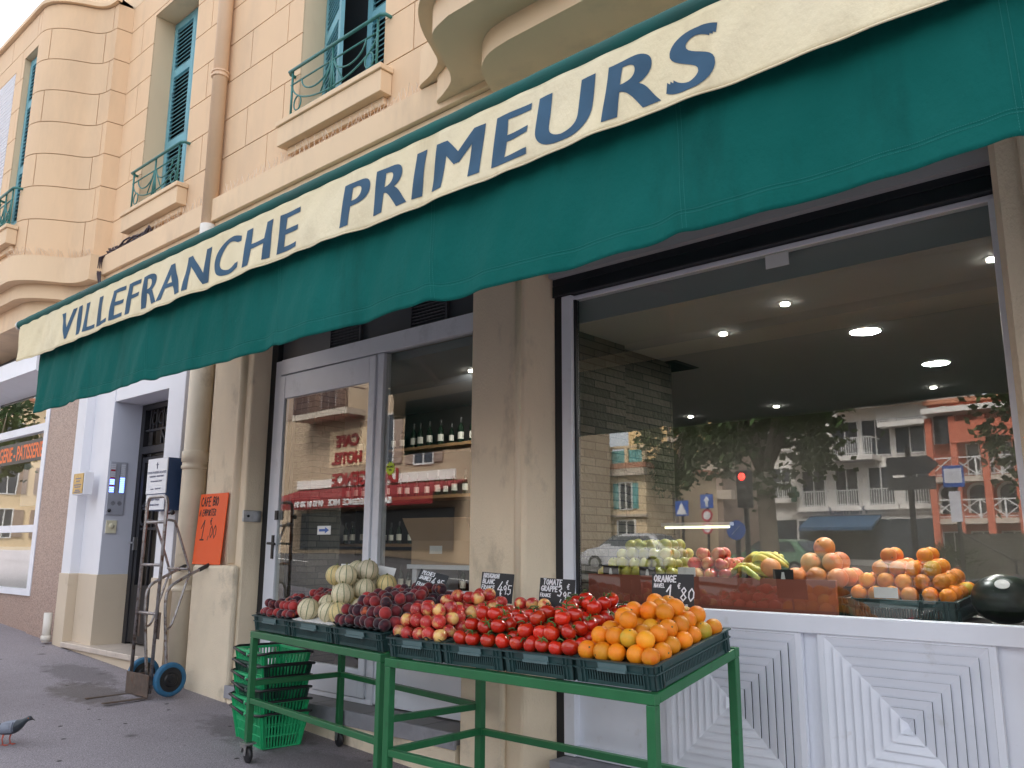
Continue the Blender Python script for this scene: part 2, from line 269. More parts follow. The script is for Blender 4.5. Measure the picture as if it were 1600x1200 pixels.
# ---------------------------------------------------------------- mesh helpers
class B:
    def __init__(s): s.v = []; s.f = []; s.m = []; s.mi = 0
    def add(s, vs, fs, X=None):
        k = len(s.v)
        s.v += [tuple(X @ Vector(p)) if X is not None else tuple(p) for p in vs]
        for f in fs: s.f.append(tuple(i+k for i in f)); s.m.append(s.mi)
    def box(s, x0, x1, y0, y1, z0, z1, X=None):
        vs = [(x, y, z) for x in (x0, x1) for y in (y0, y1) for z in (z0, z1)]
        s.add(vs, [(0, 1, 3, 2), (4, 6, 7, 5), (0, 4, 5, 1), (2, 3, 7, 6), (0, 2, 6, 4), (1, 5, 7, 3)], X); return s
    def bar(s, p, q, w, h=None, upv=(0, 0, 1)):
        p, q = Vector(p), Vector(q); d = q-p; L = d.length; d = d/L; u = Vector(upv)
        if abs(d.dot(u)) > .98: u = Vector((0, 1, 0))
        a = d.cross(u).normalized(); u = a.cross(d); h = h or w
        X = Matrix(((d.x, a.x, u.x, p.x), (d.y, a.y, u.y, p.y), (d.z, a.z, u.z, p.z), (0, 0, 0, 1)))
        return s.box(0, L, -w/2, w/2, -h/2, h/2, X)
    def tube(s, pts, r, n=8, closed=False, X=None):
        P = [Vector(p) for p in pts]; N = len(P); rr = r if isinstance(r, (list, tuple)) else [r]*N
        T = []
        for i in range(N):
            a = P[(i-1) % N] if (closed or i > 0) else P[i]; b = P[(i+1) % N] if (closed or i < N-1) else P[i]
            T.append((b-a).normalized() if (b-a).length > 1e-9 else Vector((0, 0, 1)))
        u = T[0].orthogonal().normalized(); vs = []
        for i in range(N):
            u = (u-T[i]*u.dot(T[i]));
            u = u.normalized() if u.length > 1e-6 else T[i].orthogonal().normalized()
            w = T[i].cross(u)
            for k in range(n):
                a = 2*PI*k/n; vs.append(P[i]+(u*math.cos(a)+w*math.sin(a))*rr[i])
        fs = []
        for i in range(N if closed else N-1):
            j = (i+1) % N
            for k in range(n): fs.append((i*n+k, i*n+(k+1) % n, j*n+(k+1) % n, j*n+k))
        if not closed: fs.append(tuple(range(n-1, -1, -1))); fs.append(tuple((N-1)*n+k for k in range(n)))
        s.add(vs, fs, X); return s
    def lathe(s, prof, n=16, X=None):
        vs = []; fs = []; K = len(prof)
        for r, z in prof:
            for k in range(n): a = 2*PI*k/n; vs.append((r*math.cos(a), r*math.sin(a), z))
        for i in range(K-1):
            for k in range(n): fs.append((i*n+k, i*n+(k+1) % n, (i+1)*n+(k+1) % n, (i+1)*n+k))
        fs.append(tuple(range(n-1, -1, -1))); fs.append(tuple((K-1)*n+k for k in range(n)))
        s.add(vs, fs, X); return s
    def prism(s, poly, ext, X=None):
        n = len(poly); e = Vector(ext); vs = [Vector(p) for p in poly]; vs += [p+e for p in vs]
        fs = [tuple(range(n-1, -1, -1)), tuple(range(n, 2*n))]+[(i, (i+1) % n, n+(i+1) % n, n+i) for i in range(n)]
        s.add(vs, fs, X); return s
    def grid(s, nx, ny, fn, X=None):
        vs = [fn(i/nx, j/ny) for j in range(ny+1) for i in range(nx+1)]
        s.add(vs, [(j*(nx+1)+i, j*(nx+1)+i+1, (j+1)*(nx+1)+i+1, (j+1)*(nx+1)+i) for j in range(ny) for i in range(nx)], X); return s
    def sphere(s, r, X=None, n=20, m=14, fn=None):
        vs = [(0, 0, 1)]+[(math.sin(PI*j/m)*math.cos(2*PI*i/n), math.sin(PI*j/m)*math.sin(2*PI*i/n), math.cos(PI*j/m)) for j in range(1, m) for i in range(n)]+[(0, 0, -1)]
        vs = [Vector(p)*(r if fn is None else r*fn(*p)) for p in vs]; L = len(vs)-1
        fs = [(0, 1+i, 1+(i+1) % n) for i in range(n)]+[(L, L-n+(i+1) % n, L-n+i) for i in range(n)]
        for j in range(m-2):
            for i in range(n): a = 1+j*n; fs.append((a+i, a+n+i, a+n+(i+1) % n, a+(i+1) % n))
        s.add(vs, fs, X); return s
    def mesh(s, name, mats, smooth=False, off=None):
        me = bpy.data.meshes.new(name)
        vs = s.v if off is None else [(x-off[0], y-off[1], z-off[2]) for x, y, z in s.v]
        me.from_pydata(vs, [], s.f)
        for m in (mats if isinstance(mats, list) else [mats]): me.materials.append(m)
        if isinstance(mats, list): me.polygons.foreach_set('material_index', s.m)
        bm = bmesh.new(); bm.from_mesh(me); bmesh.ops.recalc_face_normals(bm, faces=bm.faces); bm.to_mesh(me); bm.free()
        if smooth: me.polygons.foreach_set('use_smooth', [True]*len(me.polygons))
        return me
    def build(s, name, mats, parent=None, smooth=False, bev=0, rel=True, origin=None):
        """origin: world point for a top-level mesh; a child's vertices are given in world space when rel, in the parent's space otherwise"""
        off = None
        if parent is not None and rel: off = world_origin(parent)
        elif parent is None and origin is not None: off = origin
        o = bpy.data.objects.new(name, s.mesh(name, mats, smooth and not bev, off)); col.objects.link(o)
        if parent is not None: o.parent = parent
        elif origin is not None: o.location = origin
        if smooth and bev: o.data.polygons.foreach_set('use_smooth', [True]*len(o.data.polygons))
        if bev:
            b = o.modifiers.new('bevel', 'BEVEL'); b.width = bev; b.segments = 2; b.limit_method = 'ANGLE'; b.angle_limit = R_(40)
        return o
def world_origin(o):
    v = Vector((0, 0, 0))
    while o is not None: v = v+Vector(o.location); o = o.parent
    return v
def tag(o, label, cat, group=None, kind=None):
    if label: o['label'] = label
    if cat: o['category'] = cat
    if group: o['group'] = group
    if kind: o['kind'] = kind
    return o
def thing(name, label, cat, loc=(0, 0, 0), group=None, rot=None):
    o = bpy.data.objects.new(name, None); col.objects.link(o); o.location = loc; o.empty_display_size = .05
    if rot is not None: o.rotation_euler = rot
    return tag(o, label, cat, group)
def struct(o): o['kind'] = 'structure'; return o
def dup(root, loc=None, rot=None, scale=None, label=None, group=None):
    r = root.copy(); col.objects.link(r)
    if loc is not None: r.location = loc
    if rot is not None: r.rotation_euler = rot
    if scale is not None: r.scale = (scale,)*3
    if label: r['label'] = label
    if group: r['group'] = group
    for ch in list(root.children):
        c = ch.copy(); col.objects.link(c); c.parent = r
        for g in list(ch.children):
            d = g.copy(); col.objects.link(d); d.parent = c
    return r
def ordw(n): return ['zeroth', 'first', 'second', 'third', 'fourth', 'fifth', 'sixth', 'seventh', 'eighth', 'ninth', 'tenth', 'eleventh', 'twelfth', 'thirteenth', 'fourteenth', 'fifteenth', 'sixteenth'][n]
def RX(a): return Matrix.Rotation(a, 4, 'X')
def RY(a): return Matrix.Rotation(a, 4, 'Y')
def RZ(a): return Matrix.Rotation(a, 4, 'Z')
def T(*p): return Matrix.Translation(p)
def font_bm(txt, size, bold=0, shear=0, sp=1.0, extr=0, cuts=0, align='LEFT'):
    cu = bpy.data.curves.new('t', 'FONT'); cu.body = txt; cu.size = size; cu.offset = bold; cu.shear = shear; cu.space_character = sp; cu.extrude = extr; cu.align_x = align; cu.resolution_u = 10
    ob = bpy.data.objects.new('t', cu); col.objects.link(ob)
    dg = bpy.context.evaluated_depsgraph_get(); me = bpy.data.meshes.new_from_object(ob.evaluated_get(dg))
    bpy.data.objects.remove(ob); bpy.data.curves.remove(cu)
    me.calc_loop_triangles(); vs = [tuple(v.co) for v in me.vertices]
    if not cuts: fs = [tuple(p.vertices) for p in me.polygons]
    else:
        st = [[vs[i] for i in t.vertices] for t in me.loop_triangles]; vs = []; fs = []
        while st:
            t = st.pop(); l = [math.dist(t[i], t[(i+1) % 3]) for i in range(3)]; k = l.index(max(l))
            if l[k] > cuts:
                a, c, e = t[k], t[(k+1) % 3], t[(k+2) % 3]; m = tuple((p+q)/2 for p, q in zip(a, c)); st += [[a, m, e], [m, c, e]]
            else: fs.append((len(vs), len(vs)+1, len(vs)+2)); vs += t
    bpy.data.meshes.remove(me); b = B(); b.add(vs, fs); return b
# hand lettering: strokes on a 0..1 cell
SF = {'A': [[(0, 0), (.32, 1), (.62, 0)], [(.12, .38), (.52, .38)]], 'B': [[(.05, 0), (.05, 1), (.45, .9), (.42, .58), (.05, .52), (.52, .4), (.5, .08), (.05, 0)]],
 'C': [[(.55, .85), (.3, 1), (.05, .65), (.05, .3), (.3, 0), (.55, .12)]], 'E': [[(.5, 1), (.05, 1), (.05, 0), (.52, 0)], [(.05, .52), (.42, .52)]], 'F': [[(.5, 1), (.05, 1), (.05, 0)], [(.05, .52), (.42, .52)]],
 'G': [[(.55, .85), (.3, 1), (.05, .65), (.05, .3), (.3, 0), (.55, .15), (.55, .42), (.32, .42)]], 'H': [[(.05, 0), (.05, 1)], [(.52, 0), (.52, 1)], [(.05, .5), (.52, .5)]], 'I': [[(.08, 0), (.08, 1)]],
 'J': [[(.4, 1), (.4, .15), (.2, 0), (.03, .15)]], 'K': [[(.05, 0), (.05, 1)], [(.5, 1), (.05, .45), (.52, 0)]], 'L': [[(.05, 1), (.05, 0), (.48, 0)]], 'M': [[(.03, 0), (.1, 1), (.35, .35), (.6, 1), (.68, 0)]],
 'N': [[(.05, 0), (.05, 1), (.5, 0), (.5, 1)]], 'O': [[(.3, 1), (.06, .75), (.05, .3), (.28, 0), (.52, .25), (.54, .7), (.3, 1)]], 'P': [[(.05, 0), (.05, 1), (.45, .92), (.45, .58), (.05, .48)]],
 'R': [[(.05, 0), (.05, 1), (.45, .92), (.45, .6), (.05, .5), (.52, 0)]], 'S': [[(.5, .88), (.28, 1), (.07, .78), (.45, .35), (.3, 0), (.03, .1)]], 'T': [[(0, 1), (.56, 1)], [(.28, 1), (.28, 0)]],
 'U': [[(.05, 1), (.06, .2), (.28, 0), (.5, .2), (.5, 1)]], 'V': [[(.02, 1), (.25, 0), (.5, 1)]], 'k': [[(.05, 0), (.05, 1)], [(.4, .6), (.05, .3), (.42, 0)]], 'g': [[(.42, .6), (.15, .62), (.08, .3), (.3, .15), (.42, .6), (.42, -.25), (.1, -.2)]],
 '0': [[(.28, 1), (.05, .7), (.05, .3), (.25, 0), (.5, .3), (.5, .7), (.28, 1)]], '1': [[(0, .6), (.26, 1), (.26, 0)], [(.06, 0), (.46, 0)]], '2': [[(.03, .8), (.28, 1), (.48, .75), (.03, 0), (.52, 0)]], '3': [[(.05, .9), (.35, 1), (.45, .75), (.2, .55), (.5, .35), (.35, 0), (.03, .08)]],
 '4': [[(.38, 1), (.02, .35), (.52, .35)], [(.36, .6), (.34, 0)]], '5': [[(.48, 1), (.1, 1), (.07, .58), (.4, .58), (.45, .15), (.2, 0), (.02, .1)]], '8': [[(.27, .52), (.08, .78), (.27, 1), (.46, .78), (.27, .52), (.04, .25), (.27, 0), (.5, .25), (.27, .52)]],
 '9': [[(.45, .75), (.25, 1), (.05, .75), (.22, .5), (.45, .75), (.42, 0)]], ',': [[(.15, .1), (.05, -.2)]], '€': [[(.5, .9), (.25, .95), (.1, .5), (.25, .02), (.5, .08)], [(0, .6), (.4, .6)], [(0, .4), (.35, .4)]], '-': [[(.05, .5), (.4, .5)]], '/': [[(0, 0), (.35, 1)]], ' ': []}
def hand(b, txt, x, z, h, w=.006, y=-.0012, k=.95, sl=.08, seed=1):
    rr = random.Random(seed)
    for ch in txt:
        g = SF.get(ch, []); dz = rr.uniform(-.03, .03)*h; hh = h*rr.uniform(.93, 1.06)
        for st in g:
            for p, q in zip(st[:-1], st[1:]):
                P = Vector((x+(p[0]+sl*p[1])*hh*k, 0, z+dz+p[1]*hh)); Q = Vector((x+(q[0]+sl*q[1])*hh*k, 0, z+dz+q[1]*hh)); d = Q-P
                if d.length < 1e-6: continue
                d.normalize(); nn = Vector((-d.z, 0, d.x))*w/2; P -= d*w*.35; Q += d*w*.35
                b.add([(P-nn+Vector((0, y, 0))), (Q-nn+Vector((0, y, 0))), (Q+nn+Vector((0, y, 0))), (P+nn+Vector((0, y, 0)))], [(0, 1, 2, 3)])
        mx = max([p[0] for st in g for p in st], default=.3); x += (mx+.2)*hh*k
    return x

def gz(x, y):
    xx = max(-30, min(6, x)); yy = max(-6, min(1, y))
    return .11-.055*xx+.02*yy

# ================================================================ GROUND
def ground_sheet(name, x0, x1, y0, y1, nx, ny, dz, m):
    b = B(); b.grid(nx, ny, lambda u, v: (x0+(x1-x0)*u, y0+(y1-y0)*v, gz(x0+(x1-x0)*u, y0+(y1-y0)*v)+dz))
    return struct(b.build(name, m, smooth=True))
road_m = mat('road_asphalt', (.06, .058, .06), .85, var=.2, vs=2, bmp=.3, bs=200, bd=.004)
b = B()
xs = [-400, -120, -60, -30, -20, -10, 0, 6, 60, 300]; ys = [-400, -150, -60, -30, -6.9, 0, 60, 300]
for i in range(len(xs)-1):
    for j in range(len(ys)-1):
        q = [(xs[i], ys[j]), (xs[i+1], ys[j]), (xs[i+1], ys[j+1]), (xs[i], ys[j+1])]
        b.add([(x, y, gz(x, y)-.12) for x, y in q], [(0, 1, 2, 3)])
struct(b.build('road', road_m))
ground_sheet('pavement', -40, 12, -6.75, .6, 104, 30, 0, M['asphalt'])
ground_sheet('plaza', -60, 30, -70, -20.5, 90, 40, 0, mat('plaza_paving', (.085, .08, .078), .85, var=.2, vs=2, bmp=.2, bs=60))
b = B()
for k in range(52): x = -40+k; b.prism([(x, -6.9, gz(x, -6.9)-.2), (x, -6.76, gz(x, -6.9)-.2), (x, -6.76, gz(x, -6.9)+.004), (x, -6.9, gz(x, -6.9)+.004)], (.992, 0, -.055))
struct(b.build('kerb', M['kerbgrey']))
lm = mat('road_paint', (.7, .7, .68), .7)
for k in range(10):
    x = -36+k*4.2; b = B(); b.add([(x, -13.6, gz(x, -13.6)-.116), (x+2, -13.6, gz(x+2, -13.6)-.116), (x+2, -13.45, gz(x+2, -13.6)-.116), (x, -13.45, gz(x, -13.6)-.116)], [(0, 1, 2, 3)]); struct(b.build('road_marking', lm))

# ================================================================ THE BUILDING
bld = thing('apartment_building', 'peach stucco apartment building with curved bay, blue shutters and shops at street level', 'building', (-5, 0, .3))
def catmull(P, n=5):
    out = []
    for i in range(len(P)-1):
        p0 = Vector(P[max(i-1, 0)]); p1 = Vector(P[i]); p2 = Vector(P[i+1]); p3 = Vector(P[min(i+2, len(P)-1)])
        for k in range(n):
            t = k/n; out.append(tuple(.5*((2*p1)+(p2-p0)*t+(2*p0-5*p1+4*p2-p3)*t*t+(3*p1-p0-3*p2+p3)*t**3)))
    out.append(tuple(P[-1])); return out
bayc = catmull([(-11.10, -.78), (-10.98, -.775), (-10.86, -.735), (-10.75, -.655), (-10.66, -.55), (-10.585, -.43), (-10.52, -.315), (-10.43, -.235), (-10.32, -.195), (-10.2, -.18)], 3)
PATH = [(-17.0, -.78)]+bayc+[(-10.17, 0.0), (7.0, 0.0)]
SS = [0]
for a, c in zip(PATH[:-1], PATH[1:]): SS.append(SS[-1]+math.dist(a, c))
def s_at_x(x, front=False):     # arc length of a point on the straight runs
    return (x+17.0) if front else SS[-1]-(7.0-x)
def at_s(s):
    for i in range(len(SS)-1):
        if s <= SS[i+1]+1e-9:
            t = (s-SS[i])/(SS[i+1]-SS[i]); a, c = PATH[i], PATH[i+1]; return (a[0]+(c[0]-a[0])*t, a[1]+(c[1]-a[1])*t)
    return PATH[-1]
def norm_seg(s):
    for i in range(len(SS)-1):
        if s <= SS[i+1]+1e-9:
            a, c = PATH[i], PATH[i+1]; d = Vector((c[0]-a[0], c[1]-a[1])).normalized(); return Vector((d.y, -d.x))
    return Vector((0, -1))
def curved_panel(b, s0, s1, z0, z1, inset, back):
    ss = [s0]+[s for s in SS if s0+1e-4 < s < s1-1e-4]+[s1]; vs = []
    for s in ss:
        x, y = at_s(s); n = (norm_seg(max(s-1e-4, s0+1e-5))+norm_seg(min(s+1e-4, s1-1e-5)))/2; k = n.normalized()/max(.5, n.length)
        vs += [(x-k.x*inset, y-k.y*inset, z0), (x-k.x*inset, y-k.y*inset, z1), (x-k.x*back, y-k.y*back, z0), (x-k.x*back, y-k.y*back, z1)]
    N = len(ss); fs = []
    for i in range(N-1):
        a, c = 4*i, 4*i+4
        fs += [(a, c, c+1, a+1), (a+1, c+1, c+3, a+3), (a+2, a, c, c+2)[::-1] if False else (a, a+2, c+2, c)]
    fs += [(0, 1, 3, 2), (4*N-4, 4*N-2, 4*N-1, 4*N-3)]
    b.add(vs, fs)
HOLES = [(s_at_x(-9.5), s_at_x(-8.4), 5.67, 8.2), (s_at_x(-6.25), s_at_x(-5.02), 5.67, 8.2),
         (s_at_x(-11.56, 1), s_at_x(-11.09, 1), 5.67, 8.1), (s_at_x(-13.2, 1), s_at_x(-11.86, 1), 5.67, 8.02)]
CZ = [5.19]+[5.67+.43*k for k in range(7)]+[8.6]
S_BAYEND = SS[-3]; S_CORNER = SS[-2]
def joints(k):
    # vertical joints of one course: (run start, joints...)
    js = []
    par = k % 2
    for base, step in ((0, .92),):
        s = .3 if par else .75
        while s < SS[14]-.3: js.append(s); s += .92
    L0, L1 = SS[1], S_BAYEND
    js += [L0+.03+(.0 if par else .24), L1-(.10 if par else .22)]
    js += [S_CORNER+.34] if not par else []
    for x in ((-8.05, -7.15, -6.5, -4.65, -3.6, -2.7, -1.8, -.9, 0, .9, 1.8) if par else (-8.12+.37, -6.75, -4.35, -3.1, -2.2, -1.3, -.4, .5, 1.4)): js.append(s_at_x(x))
    return sorted(js)
front = B(); back = B(); G = .011
for k in range(len(CZ)-1):
    z0, z1 = CZ[k], CZ[k+1]
    # split the course where a hole's top or bottom falls inside it
    zs = sorted({z0, z1}|{h for H in HOLES for h in H[2:] if z0+.01 < h < z1-.01})
    for za, zb in zip(zs[:-1], zs[1:]):
        cut = [(0, SS[-1])]
        for s0, s1, h0, h1 in HOLES:
            if h0 < zb-.005 and h1 > za+.005:
                cut = [q for a, c in cut for q in ((a, min(c, s0)), (max(a, s1), c)) if q[1]-q[0] > .01]
        js = joints(k)
        for a, c in cut:
            curved_panel(back, a, c, za, zb, .011, .0125)
            pts = [a]+[j for j in js if a+.08 < j < c-.08]+[c]
            for p, q in zip(pts[:-1], pts[1:]):
                curved_panel(front, p+(G/2 if p > a else 0), q-(G/2 if q < c else 0), za+(G/2 if za == z0 else 0), zb-(G/2 if zb == z1 else 0), 0, .0105)
front.build('wall', M['peach'], bld); back.build('wall_joints', mat('joint_mortar', (.44, .30, .19), .9), bld)
b = B(); curved_panel(b, 0, S_BAYEND+.02, 8.605, 8.66, -.05, .3); b.build('parapet', M['peach_smooth'], bld)
b = B(); b.box(-13.6, 7, .21, .5, 3.2+5.4, 16); b.box(-13.6, 7, .005, .21, 8.61, 16); b.box(-17, -11.1, -.55, .4, 8.45, 8.6)
b.build('upper_wall', M['peach_smooth'], bld)
# the rest of the volume behind the front
b = B(); b.box(-17, 7, 7.2, 7.5, -.3, 16); b.box(-17.2, -17, -.5, 7.2, -.3, 8.5); b.box(7, 7.2, .05, 7.2, -.3, 16); b.box(-13.6, -13.4, .51, 7.19, 8.6, 16); b.box(-13.4, 7, .51, 7.19, 15.8, 16); b.box(-16.9, -13.6, .5, 7.19, 8.45, 8.6)
b.box(-16.9, -11.2, -.45, -.25, 5.2, 5.3); b.box(-16.9, 6.9, .51, 7.1, 4.6, 4.8)
b.build('outer_shell', M['peach_smooth'], bld)

# windows of the first floor
def shutter_leaf(name, w, h, parent, X, slat=.052):
    b = B(); t = .034; st = .075
    b.box(0, st, 0, t, 0, h, X); b.box(w-st, w, 0, t, 0, h, X)
    rails = [(0, .12), (h*.34-.05, h*.34+.05), (h*.72-.05, h*.72+.05), (h-.1, h)]
    for a, c in rails: b.box(st+.0005, w-st-.0005, .001, t-.001, a, c, X)
    for (a0, a1), (c0, c1) in zip(rails[:-1], rails[1:]):
        n = int((c0-a1)/slat)
        for i in range(n):
            z = a1+(i+.5)*(c0-a1)/n
            b.box(0, w-2*st-.002, -.024, .024, -.004, .004, X @ T(st+.001, t/2, z) @ RX(R_(48)))
    return b.build(name, M['shutter'], parent)
def railing(parent, x0, x1, y, z0, z1):
    b = B(); r = .011; w = x1-x0
    b.tube([(x0-.06, y+.12, z1+.02), (x0-.05, y+.02, z1+.025), (x0-.02, y-.012, z1+.02), (x1+.02, y-.012, z1+.02), (x1+.05, y+.02, z1+.025), (x1+.06, y+.12, z1+.02)], .016, 8)
    b.tube([(x0, y, z0), (x1, y, z0)], r, 6); zm = z0+(z1-z0)*.72; b.tube([(x0, y, zm), (x1, y, zm)], .009, 6)
    for x in (x0+.02, (x0+x1)/2, x1-.02): b.tube([(x, y, z0-.03), (x, y, z1+.02)], r, 6)
    for s in (-1, 1):
        cx = (x0+x1)/2
        ex = x0+.12 if s < 0 else x1-.12
        # big hanging arc, inner arc, ring in the corner, slanted stays
        H = zm-z0
        b.tube([(cx+s*(w/2-.02)*math.cos(a), y, zm-H*.86*math.sin(a)) for a in [PI/2*i/14 for i in range(15)]], .008, 6)
        b.tube([(cx+s*(.03+(w*.17)*(1-math.cos(a))), y, zm-H*.48*math.sin(a)) for a in [PI*i/14 for i in range(15)]], .008, 6)
        b.tube([(ex+.055*math.cos(a), y, z0+.085+.07*math.sin(a)) for a in [2*PI*i/16 for i in range(16)]], .007, 6, True)
        b.tube([(cx, y, zm), (cx+s*.16, y, z0+H*.2)], .007, 6); b.tube([(cx, y, zm), (cx+s*.05, y, z0)], .007, 6)
    return b.build('railing', M['rail'], parent, smooth=True)
def window(x0, x1, yf, ztop, dep, sill=(5.36, 5.55), leaves=((0, 0), (1, 0)), blind=False, zsill=5.67, sillx=.13):
    b = B(); e = .06; yb = yf+dep
    b.box(x0-e, x0, yf+.013, yb+.1, zsill-.02, ztop+e); b.box(x1, x1+e, yf+.013, yb+.1, zsill-.02, ztop+e); b.box(x0, x1, yf+.013, yb+.1, ztop, ztop+e); b.box(x0, x1, yf+.013, yb+.1, zsill-.08, zsill-.015)
    w = b.build('window', M['peach_smooth'], bld)
    bk = B(); bk.box(x0+.001, x1-.001, yb+.07, yb+.09, zsill, ztop-.001); bk.build('window_pane', M['black_seal'], w)
    W = (x1-x0)/2-.006; h = ztop-zsill-.01
    if blind:
        q = B(); n = 44
        for i in range(n): q.tube([(x0+.004, yb-.06, zsill+(i+.5)*h/n), (x1-.004, yb-.06, zsill+(i+.5)*h/n)], h/n*.53, 6)
        q.build('roller_blind', M['white_paint'], w)
    else:
        for side, ang in leaves:
            X = T(x0+.003, yb, zsill) @ RZ(R_(-ang)) if side == 0 else T(x1-.003, yb, zsill) @ RZ(R_(ang)) @ T(-W, 0, 0)
            if x1-x0 < .7:
                if side: continue
                W = x1-x0-.006
            shutter_leaf('shutter', W, h, w, X)
    sb = B(); sb.box(x0-sillx, x1+sillx*.9, yf-.12, yf-.002, sill[0], sill[1]); sb.box(x0-sillx-.015, x1+sillx*.9+.015, yf-.14, yf-.002, sill[1]+.002, sill[1]+.05); sb.build('sill', M['peach_smooth'], w, bev=.006)
    sb = B(); sb.box(x0-sillx+.05, x1+sillx*.9-.05, yf-.04, yf-.001, sill[0]-.07, sill[0]-.002); sb.build('sill_bed', M['peach_smooth'], w, bev=.006)
    railing(w, x0-.02, x1+.02, yf-.075, sill[1]+.1, sill[1]+.52); return w
window(-9.5, -8.4, 0, 8.2, .25)
window(-6.25, -5.02, 0, 8.2, .25, leaves=((0, 22), (1, -3)))
window(-11.56, -11.09, -.78, 8.1, .075, sillx=.10)
window(-13.2, -11.86, -.78, 8.02, .08, blind=True)

# fascia band and stepped cornices
b = B(); b.box(-10.15, 7, -.10, -.001, 4.95, 5.188); b.box(-10.15, 7, -.055, -.001, 4.905, 4.948); b.build('fascia', M['peach_smooth'], bld, bev=.005)
def slab_off(b, off, z0, z1, xr):
    pts = []
    for i, (x, y) in enumerate([PATH[0]]+bayc):
        pts.append((x+off*.6, y-off))
    poly = [(x, y, z0) for x, y in pts]+[(xr, pts[-1][1], z0), (xr, .3, z0), (-17, .3, z0)]
    b.prism(poly, (0, 0, z1-z0))
b = B(); slab_off(b, .06, 4.87, 5.186, -10.10); slab_off(b, -.06, 4.69, 4.868, -10.16); slab_off(b, -.19, 4.42, 4.688, -10.2); b.build('bay_cornice', M['peach_smooth'], bld)
def bal(b, pts, z0, z1, xr=3.2):
    P = catmull(pts, 4); mir = [(2*(-.6)-x, y) for x, y in reversed(P)]
    b.prism([(x, y, z0) for x, y in P]+[(x, y, z0) for x, y in mir], (0, 0, z1-z0))
b = B()
bal(b, [(-4.43, -.001), (-4.43, -.12), (-4.24, -.18), (-4.08, -.26), (-4.0, -.38), (-3.92, -.53), (-3.83, -.66), (-3.72, -.77), (-3.58, -.85), (-3.4, -.88)], 5.2, 5.5)
bal(b, [(-4.25, -.001), (-4.23, -.12), (-4.11, -.17), (-3.97, -.235), (-3.89, -.31), (-3.83, -.41), (-3.77, -.53), (-3.70, -.65), (-3.60, -.74), (-3.42, -.785)], 5.0, 5.198)
bal(b, [(-3.66, -.001), (-3.62, -.18), (-3.53, -.36), (-3.44, -.45), (-3.32, -.51), (-3.15, -.53)], 4.84, 4.998)
b.build('balcony', M['peach_smooth'], bld)

# ground floor masonry
b = B(); b.box(-10.3, 6.9, .001, .45, 3.96, 4.9); b.build('lower_wall', M['beige'], bld)
def pier(x0, x1, rx, y0=0.0):
    p = B(); p.box(x0, x1, y0, .45, .2, 3.958); return p
p = B(); p.box(-7.42, -6.72, 0, .45, .2, 3.958); q1 = p.build('pier', M['beige'], bld, bev=.02)
b = B(); b.tube([(-6.87, .012, 1.62), (-6.87, .012, 3.95)], .055, 12); b.build('moulding', M['beige'], q1, smooth=True)
b = B(); b.box(-7.44, -6.725, -.065, -.001, .2, 1.6); b.build('plinth', M['plinth'], q1, bev=.025)
p = B(); p.prism([(-3.95, 0, .2), (-3.47, 0, .2), (-3.36, .19, .2), (-3.36, .45, .2), (-3.95, .45, .2)], (0, 0, 3.758)); q2 = p.build('pier', M['beige'], bld, bev=.02)
b = B(); b.tube([(-3.52, .006, 1.3), (-3.52, .006, 3.95)], .028, 10); b.build('moulding', M['beige'], q2, smooth=True)
b = B(); b.box(-3.96, -3.60, -.05, -.001, .15, 1.12); b.build('plinth', M['plinth'], q2, bev=.02)
p = B(); p.prism([(-.74, .03, 0), (-.71, 0, 0), (6.9, 0, 0), (6.9, .45, 0), (-.74, .45, 0)], (0, 0, 3.958)); q3 = p.build('pier', M['beige'], bld)
b = B(); b.box(-.62, 6.9, -.022, -.001, 0, 3.95); b.build('moulding', M['beige'], q3, bev=.012)
p = B(); p.box(-7.89, -7.42, .10, .45, .2, 3.958); p.build('recess_wall', M['beige'], bld)

# entrance of the flats
ent = B(); ent.box(-10.36, -10.12, -.10, .2, .2, 3.955); ent.box(-9.70, -9.494, -.05, .42, .2, 3.955); ent.box(-10.12, -9.70, 0.0, .2, .2, 3.955)
ent.box(-8.22, -7.885, -.05, .42, .2, 3.955); ent.box(-9.494, -8.22, -.04, .42, 3.35, 3.955)
e = ent.build('entrance_surround', M['white_paint'], bld, bev=.004)
b = B(); b.box(-9.4935, -9.489, -.046, .30, 1.465, 3.345); b.build('reveal_shade_sheet', M['reveal_shade'], e)  # thin sheet that paints the shade onto the doorway reveal
b = B(); b.box(-7.8845, -7.88, -.046, .0995, 1.465, 3.9); b.build('return_shade_sheet', M['reveal_shade'], e)  # same painted shade on the right side of the surround
for q in ((-10.375, -10.105, -.112, .15, .3, 1.46), (-9.71, -9.486, -.062, .31, .3, 1.46), (-10.104, -9.711, -.012, .1, .3, 1.46), (-8.235, -7.876, -.062, .31, .3, 1.46)): b = B(); b.box(*q); b.build('dado', M['entr_beige'], e, bev=.004)
b = B(); b.box(-10.10, -8.22, -.13, .62, .672, .728); b.build('doorstep', M['marble'], e, bev=.008)
b = B(); b.box(-10.08, -8.24, -.09, .3, .2, .67); b.build('step_riser', M['entr_beige'], e)
b = B(); b.box(-9.49, -8.0, 2.6, 2.62, .6, 3.9); b.box(-9.6, -9.49, .46, 2.6, .6, 3.9); b.box(-8.1, -8.0, .46, 2.6, .6, 3.9); b.box(-9.49, -8.1, .63, 2.6, .65, .7); b.box(-9.6, -8.0, .43, 2.6, 3.88, 3.95); b.build('hallway', M['hall'], e)

